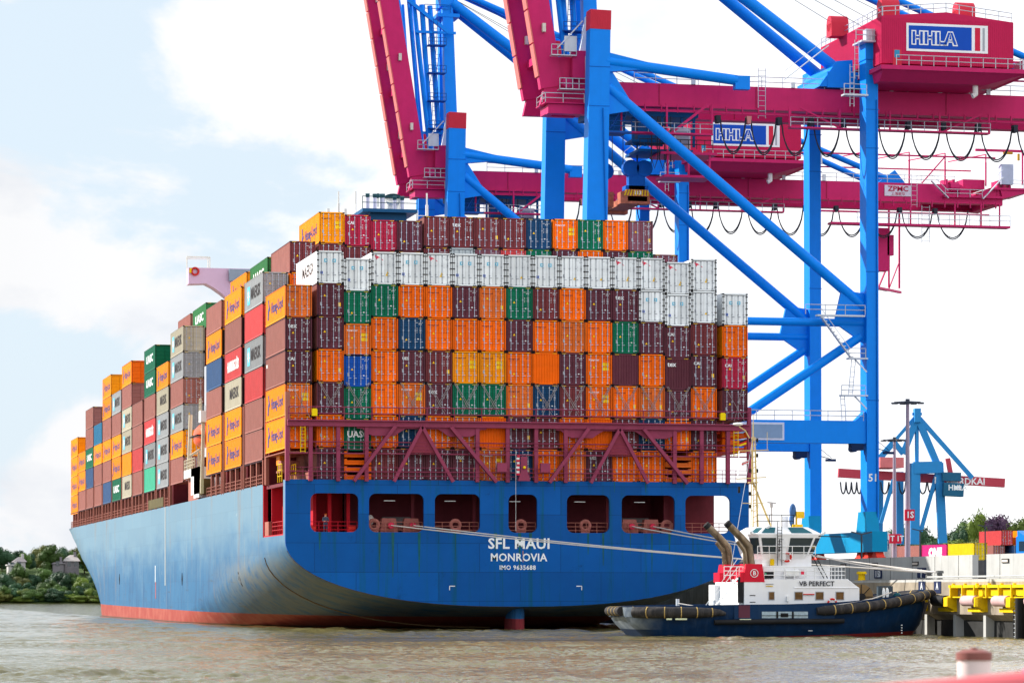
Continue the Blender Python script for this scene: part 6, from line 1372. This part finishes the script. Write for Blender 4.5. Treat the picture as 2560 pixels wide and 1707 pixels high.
# ================================================================ WATER
def water():
    def wm(nm,bump):
        m=bpy.data.materials.new(nm); m.use_nodes=True; t=m.node_tree; n=t.nodes; l=t.links; b=n['Principled BSDF']
        b.inputs['Roughness'].default_value=.06; b.inputs['IOR'].default_value=1.33; b.inputs['Specular IOR Level'].default_value=.75
        g=n.new('ShaderNodeTexCoord'); no=n.new('ShaderNodeTexNoise'); no.inputs['Scale'].default_value=.05; no.inputs['Detail'].default_value=6; l.new(g.outputs['Object'],no.inputs['Vector'])
        x=n.new('ShaderNodeMixRGB'); l.new(no.outputs['Fac'],x.inputs[0]); x.inputs[1].default_value=(.115,.095,.030,1); x.inputs[2].default_value=(.16,.135,.055,1); l.new(x.outputs[0],b.inputs['Base Color'])
        mp=n.new('ShaderNodeMapping'); mp.inputs['Scale'].default_value=(.8,1.3,1); mp.inputs['Rotation'].default_value=(0,0,R(12)); l.new(g.outputs['Object'],mp.inputs[0])
        q=n.new('ShaderNodeTexNoise'); q.inputs['Scale'].default_value=3.0; q.inputs['Detail'].default_value=6; q.inputs['Roughness'].default_value=.6; l.new(mp.outputs[0],q.inputs['Vector'])
        bp=n.new('ShaderNodeBump'); bp.inputs['Strength'].default_value=1; bp.inputs['Distance'].default_value=bump; l.new(q.outputs['Fac'],bp.inputs['Height']); l.new(bp.outputs[0],b.inputs['Normal']); return m
    rng=np.random.RandomState(5); comps=[]
    for i in range(64):
        lam=.55*(7/.55)**(rng.rand()**1.15); comps.append((lam,rng.normal(R(105),.75),rng.rand()*2*PI,.0072*lam**.85*rng.uniform(.5,1.3)))
    def height(Xg,Yg,lmin):
        Z=np.zeros_like(Xg)
        for lam,th,ph,a in comps:
            if lam<lmin: continue
            k=2*PI/lam; s=np.sin(k*(math.cos(th)*Xg+math.sin(th)*Yg)+ph+1.1*np.sin(.11*Xg+.09*Yg+ph)+.8*np.sin(.31*Yg-.23*Xg+2*ph)); Z+=a*(1.25*(1-np.abs(s))-.6) if lam<3 else a*s
        return Z*(.8+.4*np.sin(Xg*.081+1)*np.sin(Yg*.063+2)+.25*np.sin(Xg*.19+Yg*.16))
    mn=wm('river_water_near',.05); k_=[0]
    def sheet(x0,x1,y0,y1,d,lmin,mat,edges):
        xs=np.linspace(x0,x1,int((x1-x0)/d)+1); ys=np.linspace(y0,y1,int((y1-y0)/d)+1); Xg,Yg=np.meshgrid(xs,ys); Zg=height(Xg,Yg,lmin)
        e=np.ones_like(Zg)
        for c,v in edges: e=np.minimum(e,np.abs((Xg if c=='x' else Yg)-v)/4)
        Zg*=np.clip(e,0,1); nv=Xg.size; co=np.empty(nv*3,dtype=np.float32); co[0::3]=Xg.ravel(); co[1::3]=Yg.ravel(); co[2::3]=Zg.ravel()
        ny,nx=Xg.shape; i=np.arange(nv).reshape(ny,nx); f=np.stack([i[:-1,:-1],i[:-1,1:],i[1:,1:],i[1:,:-1]],-1).reshape(-1,4)
        me=bpy.data.meshes.new('water'); me.vertices.add(nv); me.vertices.foreach_set('co',co); me.loops.add(f.size); me.loops.foreach_set('vertex_index',f.ravel().astype(np.int32)); me.polygons.add(len(f)); me.polygons.foreach_set('loop_start',np.arange(0,f.size,4,dtype=np.int32)); me.polygons.foreach_set('use_smooth',np.ones(len(f),dtype=bool)); me.update(); me.validate()
        me.materials.append(mat); structure(link(bpy.data.objects.new('water',me)))
    sheet(-58,47,-178,-62,.14,.5,mn,[('x',-58),('x',47),('y',-178),('y',-62)])
    sheet(-80,47,-62,80,.30,1.2,mn,[('x',-80),('x',47),('y',-62),('y',80)])
    sheet(-80,1,80,420,.8,3.0,mn,[('x',-80),('x',1),('y',420),('y',80)])
    m_=MB(); fm=wm('river_water_far',.04)
    for a in ((-3000,-80,-600,3500),(-80,-58,-178,-62),(47,3000,-600,3500),(-80,47,-600,-178),(1,47,80,3500),(-80,1,420,3500)): m_.quad((a[0],a[2],0),(a[1],a[2],0),(a[1],a[3],0),(a[0],a[3],0))
    structure(m_.build('water_far',fm,fix=False))
water()
# ================================================================ FAR BANKS AND TREES
LEAF={}
def leafmat(nm,rgb,var=.45):
    if nm in MATS: return MATS[nm]
    m=bpy.data.materials.new(nm); m.use_nodes=True; t=m.node_tree; n=t.nodes; l=t.links; b=n['Principled BSDF']; b.inputs['Roughness'].default_value=.6; b.inputs['Specular IOR Level'].default_value=.2
    g=n.new('ShaderNodeTexCoord'); no=n.new('ShaderNodeTexNoise'); no.inputs['Scale'].default_value=.5; no.inputs['Detail'].default_value=4; l.new(g.outputs['Object'],no.inputs['Vector'])
    oi=n.new('ShaderNodeObjectInfo'); ad=n.new('ShaderNodeMath'); ad.operation='MULTIPLY_ADD'; l.new(oi.outputs['Random'],ad.inputs[0]); ad.inputs[1].default_value=.5; l.new(no.outputs['Fac'],ad.inputs[2])
    mr=n.new('ShaderNodeMapRange'); mr.inputs[1].default_value=.4; mr.inputs[2].default_value=1.1; mr.inputs[3].default_value=1-var; mr.inputs[4].default_value=1+var; l.new(ad.outputs[0],mr.inputs[0])
    v=n.new('ShaderNodeVectorMath'); v.operation='SCALE'; v.inputs[0].default_value=rgb; l.new(mr.outputs[0],v.inputs[3]); l.new(v.outputs[0],b.inputs['Base Color'])
    MATS[nm]=m; return m
BARK=M('bark',(.06,.045,.03),.9)
def crown_mesh(seed,n=2600,tall=1.0,lobes=13):
    rg=random.Random(seed); L_=[]
    for i in range(lobes):
        a=rg.random()*2*PI; z=rg.uniform(.28,.88); rad=(1-abs(z-.5)*1.25)*.42; r=rg.uniform(.35,1)*rad
        L_.append((r*math.cos(a),r*math.sin(a),z*tall,rg.uniform(.15,.27)))
    L_.append((0,0,.55*tall,.33))
    v=[];f=[]
    for i in range(n):
        lx,ly,lz,lr=rg.choice(L_); th=math.acos(rg.uniform(-.75,1)); ph=rg.random()*2*PI; d=Vector((math.sin(th)*math.cos(ph),math.sin(th)*math.sin(ph),math.cos(th)))
        rr=lr*rg.uniform(.82,1.12)**1; c=Vector((lx,ly,lz))+d*rr*1.0
        nn=(d+Vector((rg.uniform(-.7,.7),rg.uniform(-.7,.7),rg.uniform(-.5,.7)))).normalized(); t1=nn.orthogonal().normalized(); t2=nn.cross(t1); s=rg.uniform(.016,.034); a=rg.random()*2*PI; u1=t1*math.cos(a)+t2*math.sin(a); u2=nn.cross(u1)
        b=len(v); v+=[tuple(c+u1*s),tuple(c+u2*s*.7),tuple(c-u1*s),tuple(c-u2*s*.7)]; f.append((b,b+1,b+2,b+3))
    mb=MB(); mb.v=v; mb.f=f; mb.m=[0]*len(f)
    for lx,ly,lz,lr in L_: mb.ball((lx,ly,lz),lr*.80,lr*.80,lr*.78,8,5)
    return mb.mesh('crown',[None])
CR=[crown_mesh(s,tall=t) for s,t in ((1,1),(2,1.1),(3,.9),(4,1.25),(5,.8))]
tm=MB(); tm.tube((0,0,-.1),(0,0,.55),.03,6,.015); TM=tm.mesh('trunk',[BARK])
def tree(loc,h,w,mat,label,group,rz=0,k=0,cat='tree',nm='tree'):
    r=thing(nm,label,cat,loc,group); c=bpy.data.objects.new('crown',CR[k%5]); link(c); c.parent=r; c.material_slots[0].link='OBJECT'; c.material_slots[0].material=mat; c.scale=(w,w,h); c.rotation_euler=(0,0,rz)
    t=bpy.data.objects.new('trunk',TM); link(t); t.parent=r; t.scale=(h,h,h); return r
G1=leafmat('foliage_mid',(.055,.105,.02)); G2=leafmat('foliage_dark',(.026,.068,.03)); G3=leafmat('foliage_light',(.11,.16,.02)); G4=leafmat('foliage_olive',(.095,.105,.025)); G5=leafmat('foliage_purple',(.09,.045,.09))
# left bank terrain: slope rising from the shore to a terrace
DB=1010.
def bank(px,up,back): # ground point: px column, metres back from shoreline
    p=dep(px,1480,DB+back); return Vector((p.x,p.y,up))
prof=[(0,-.5),(3,.3),(12,1.2),(35,5),(60,9),(75,10.5),(130,12),(400,15)]
mb=MB(); cols=list(range(-260,1300,60)); vs=[]
for px in cols:
    for bk,up in prof: vs.append(bank(px,up,bk))
k=len(prof); mb.add(vs,[(i*k+j,(i+1)*k+j,(i+1)*k+j+1,i*k+j+1) for i in range(len(cols)-1) for j in range(k-1)]); structure(mb.build('far_bank_terrain',M('bank_grass',(.05,.08,.02),.9,.4,scale=.1),smooth=True))
rg=random.Random(11)
def gz(b): return float(np.interp(b,[p[0] for p in prof],[p[1] for p in prof]))
BK=[]
# explicit big trees (px centre, top y, width px, back, mat)
big=[(5,1364,62,75,G2),(45,1374,38,85,G2),(-30,1368,60,90,G1),(50,1400,44,30,G1),(92,1372,46,110,G4),(128,1358,62,62,G1),(112,1362,40,70,G4),(150,1368,44,90,G2),(168,1366,40,120,G1),(185,1371,36,130,G4),(211,1362,40,66,G3),(228,1370,36,62,G1),(206,1380,30,100,G2),(62,1376,34,80,G1),(75,1384,30,95,G2),(250,1372,46,80,G1),(282,1380,46,60,G2),
(20,1432,52,22,G2),(52,1435,46,24,G4),(-15,1430,50,26,G1),(85,1432,40,28,G2),(110,1418,44,34,G1),(135,1430,46,26,G2),(122,1445,40,18,G1),(160,1430,46,24,G2),(185,1428,42,26,G1),(205,1440,36,20,G3),(225,1432,40,26,G2),(246,1440,40,24,G1),(262,1430,36,26,G2),(72,1452,38,14,G2),(40,1455,34,12,G2),(98,1455,36,12,G1),(150,1455,34,12,G1),(215,1456,34,10,G1),(188,1470,24,6,G1),(270,1455,40,12,G1)]
for i,(px,pyt,w,bk,m) in enumerate(big):
    d=DB+bk; z0=gz(bk); zt=CH+(HZ-pyt)/F*d; h=(zt-z0); h=max(h,5); ww=w/F*d
    lab={5:'tall dark tree at the left edge of the far bank',128:'largest rounded tree on the skyline of the far bank',211:'bright green upright tree beside the big grey-roofed house'}.get(px,'leafy green tree in the wooded slope on the far river bank')
    if px==5: lab='dark broad tree on the skyline at the left edge of the far bank'
    tree((bank(px,z0-.3,bk)),h*1.02/ [1.02,1.12,.95,1.25,.85][i%5]*1.0,ww*1.12,m,lab,'trees on the far river bank',rg.random()*6,i)
    BK.append(px)
for i in range(46):
    px=-60+i*8+rg.uniform(-3,3); bk=rg.uniform(3,9); h=rg.uniform(2.4,4.6); tree(bank(px,gz(bk)-.3,bk),h,rg.uniform(4.5,7.5),rg.choice([G1,G3,G4,G2]),'low green bush along the waterline of the far bank','bushes along the far waterline',rg.random()*6,i,'bush','bush')
for i in range(34):
    px=300+i*26+rg.uniform(-8,8); 
    if px<1300: tree(bank(px,8,50),14,16,G2,'leafy green tree in the wooded slope on the far river bank','trees on the far river bank',rg.random()*6,i)
# villas
def villa(px0,px1,pyb,pye,pyr,bk,wall,roof,label,flat=False,wings=()):
    d=DB+bk; a=dep(px0,pyb,d); c=dep(px1,pye,d); zr=dep(px0,pyr,d).z; W_=(c-a).x; D_=9
    r=thing('villa',label,'house',tuple(a),'villas on the far river bank')
    y=a.y; m_=MB(); m_.box(a.x,a.x+W_,y,y+D_,a.z-2,c.z); m_.build('wall',wall,r)
    m_=MB(); 
    if flat: m_.box(a.x-.4,a.x+W_+.4,y-.4,y+D_+.4,c.z,c.z+.4)
    else: 
        e=W_*.30; m_.add([(a.x-.5,y-.5,c.z),(a.x+W_+.5,y-.5,c.z),(a.x+W_+.5,y+D_+.5,c.z),(a.x-.5,y+D_+.5,c.z),(a.x+e*1.5,y+D_/2,zr),(a.x+W_-e*.5,y+D_/2,zr)],[(0,1,5,4),(1,2,5),(2,3,4,5),(3,0,4),(3,2,1,0)])
    rf=m_.build('roof',roof,r)
    m_=MB(); m_.box(a.x+W_*.7,a.x+W_*.7+.8,y+3,y+3.8,c.z,zr+1); m_.build('chimney',wall,rf)
    nst=2 if c.z-a.z>4.5 else 1
    for s in range(nst):
        for i in range(int(W_/2.2)):
            x=a.x+1+i*2.2; z=a.z+.8+s*2.8; m_=MB(); m_.box(x,x+1.1,y-.06,y-.02,z,z+1.5); m_.build('window',GLASS,r)
    return r
VW=M('villa_white',(.45,.43,.43),.7,.08); VD=M('villa_timber',(.22,.20,.22),.7,.2); RF=M('slate_roof',(.20,.18,.19),.6,.15); RF2=M('grey_roof',(.40,.36,.35),.5,.1)
villa(36,66,1408,1404,1391,50,VW,RF,'white villa with a dark roof and terrace among the trees at the left') if False else villa(36,64,1420,1404,1391,56,VW,RF,'low white villa with a dark roof among the trees, leftmost house')
villa(21,44,1424,1413,1410,52,VW,VW,'flat white villa annex beside the low white villa',flat=True)
villa(132,160,1420,1409,1399,58,VD,RF,'small dark-roofed house left of the large grey-roofed one')
villa(161,198,1421,1402,1386,60,VD,RF2,'large timbered house with a pale grey hipped roof above the slope')
# right bank of trees behind the terminal
tr=[(2215,1326,44,G2),(2240,1318,40,G1),(2290,1312,60,G2),(2318,1330,36,G1),(2262,1335,40,G2),(2350,1340,50,G1),(2375,1330,44,G1),(2400,1322,50,G2),(2425,1290,50,G1),(2445,1288,40,G3),(2410,1345,50,G3),(2490,1287,58,G5),(2465,1320,50,G4),(2530,1296,56,G1),(2560,1300,60,G3),(2540,1325,56,G4),(2500,1345,40,G2),(2435,1350,50,G4),(2585,1290,60,G1),(2610,1300,60,G2),(2480,1350,50,G1),(2380,1352,46,G3),(2340,1352,40,G2),(2300,1350,46,G1),(2200,1345,40,G1)]
for i,(px,pyt,w,m) in enumerate(tr):
    d=1150+ (0 if pyt>1335 else 50)+rg.uniform(-15,15); z0=8; zt=CH+(HZ-pyt)/F*d; b_0=dep(px,1480,d)
    lab='leafy green tree in the belt behind the terminal'
    if m is G5: lab='purple-leaved beech standing out in the tree belt at the right'
    tree((b_0.x,b_0.y,z0),(zt-z0)/[1.02,1.12,.95,1.25,.85][i%5],w*1.75/F*d,m,lab,None if m is G5 else 'trees behind the terminal',rg.random()*6,i)
m_=MB(); a=dep(2100,1480,1120); c=dep(2800,1480,1120); m_.box(a.x,c.x+200,a.y-200,a.y+500,4.31,8.0); structure(m_.build('embankment',MATS['bank_grass']))
print('containers',NCONT[0],'objects',len(bpy.data.objects))
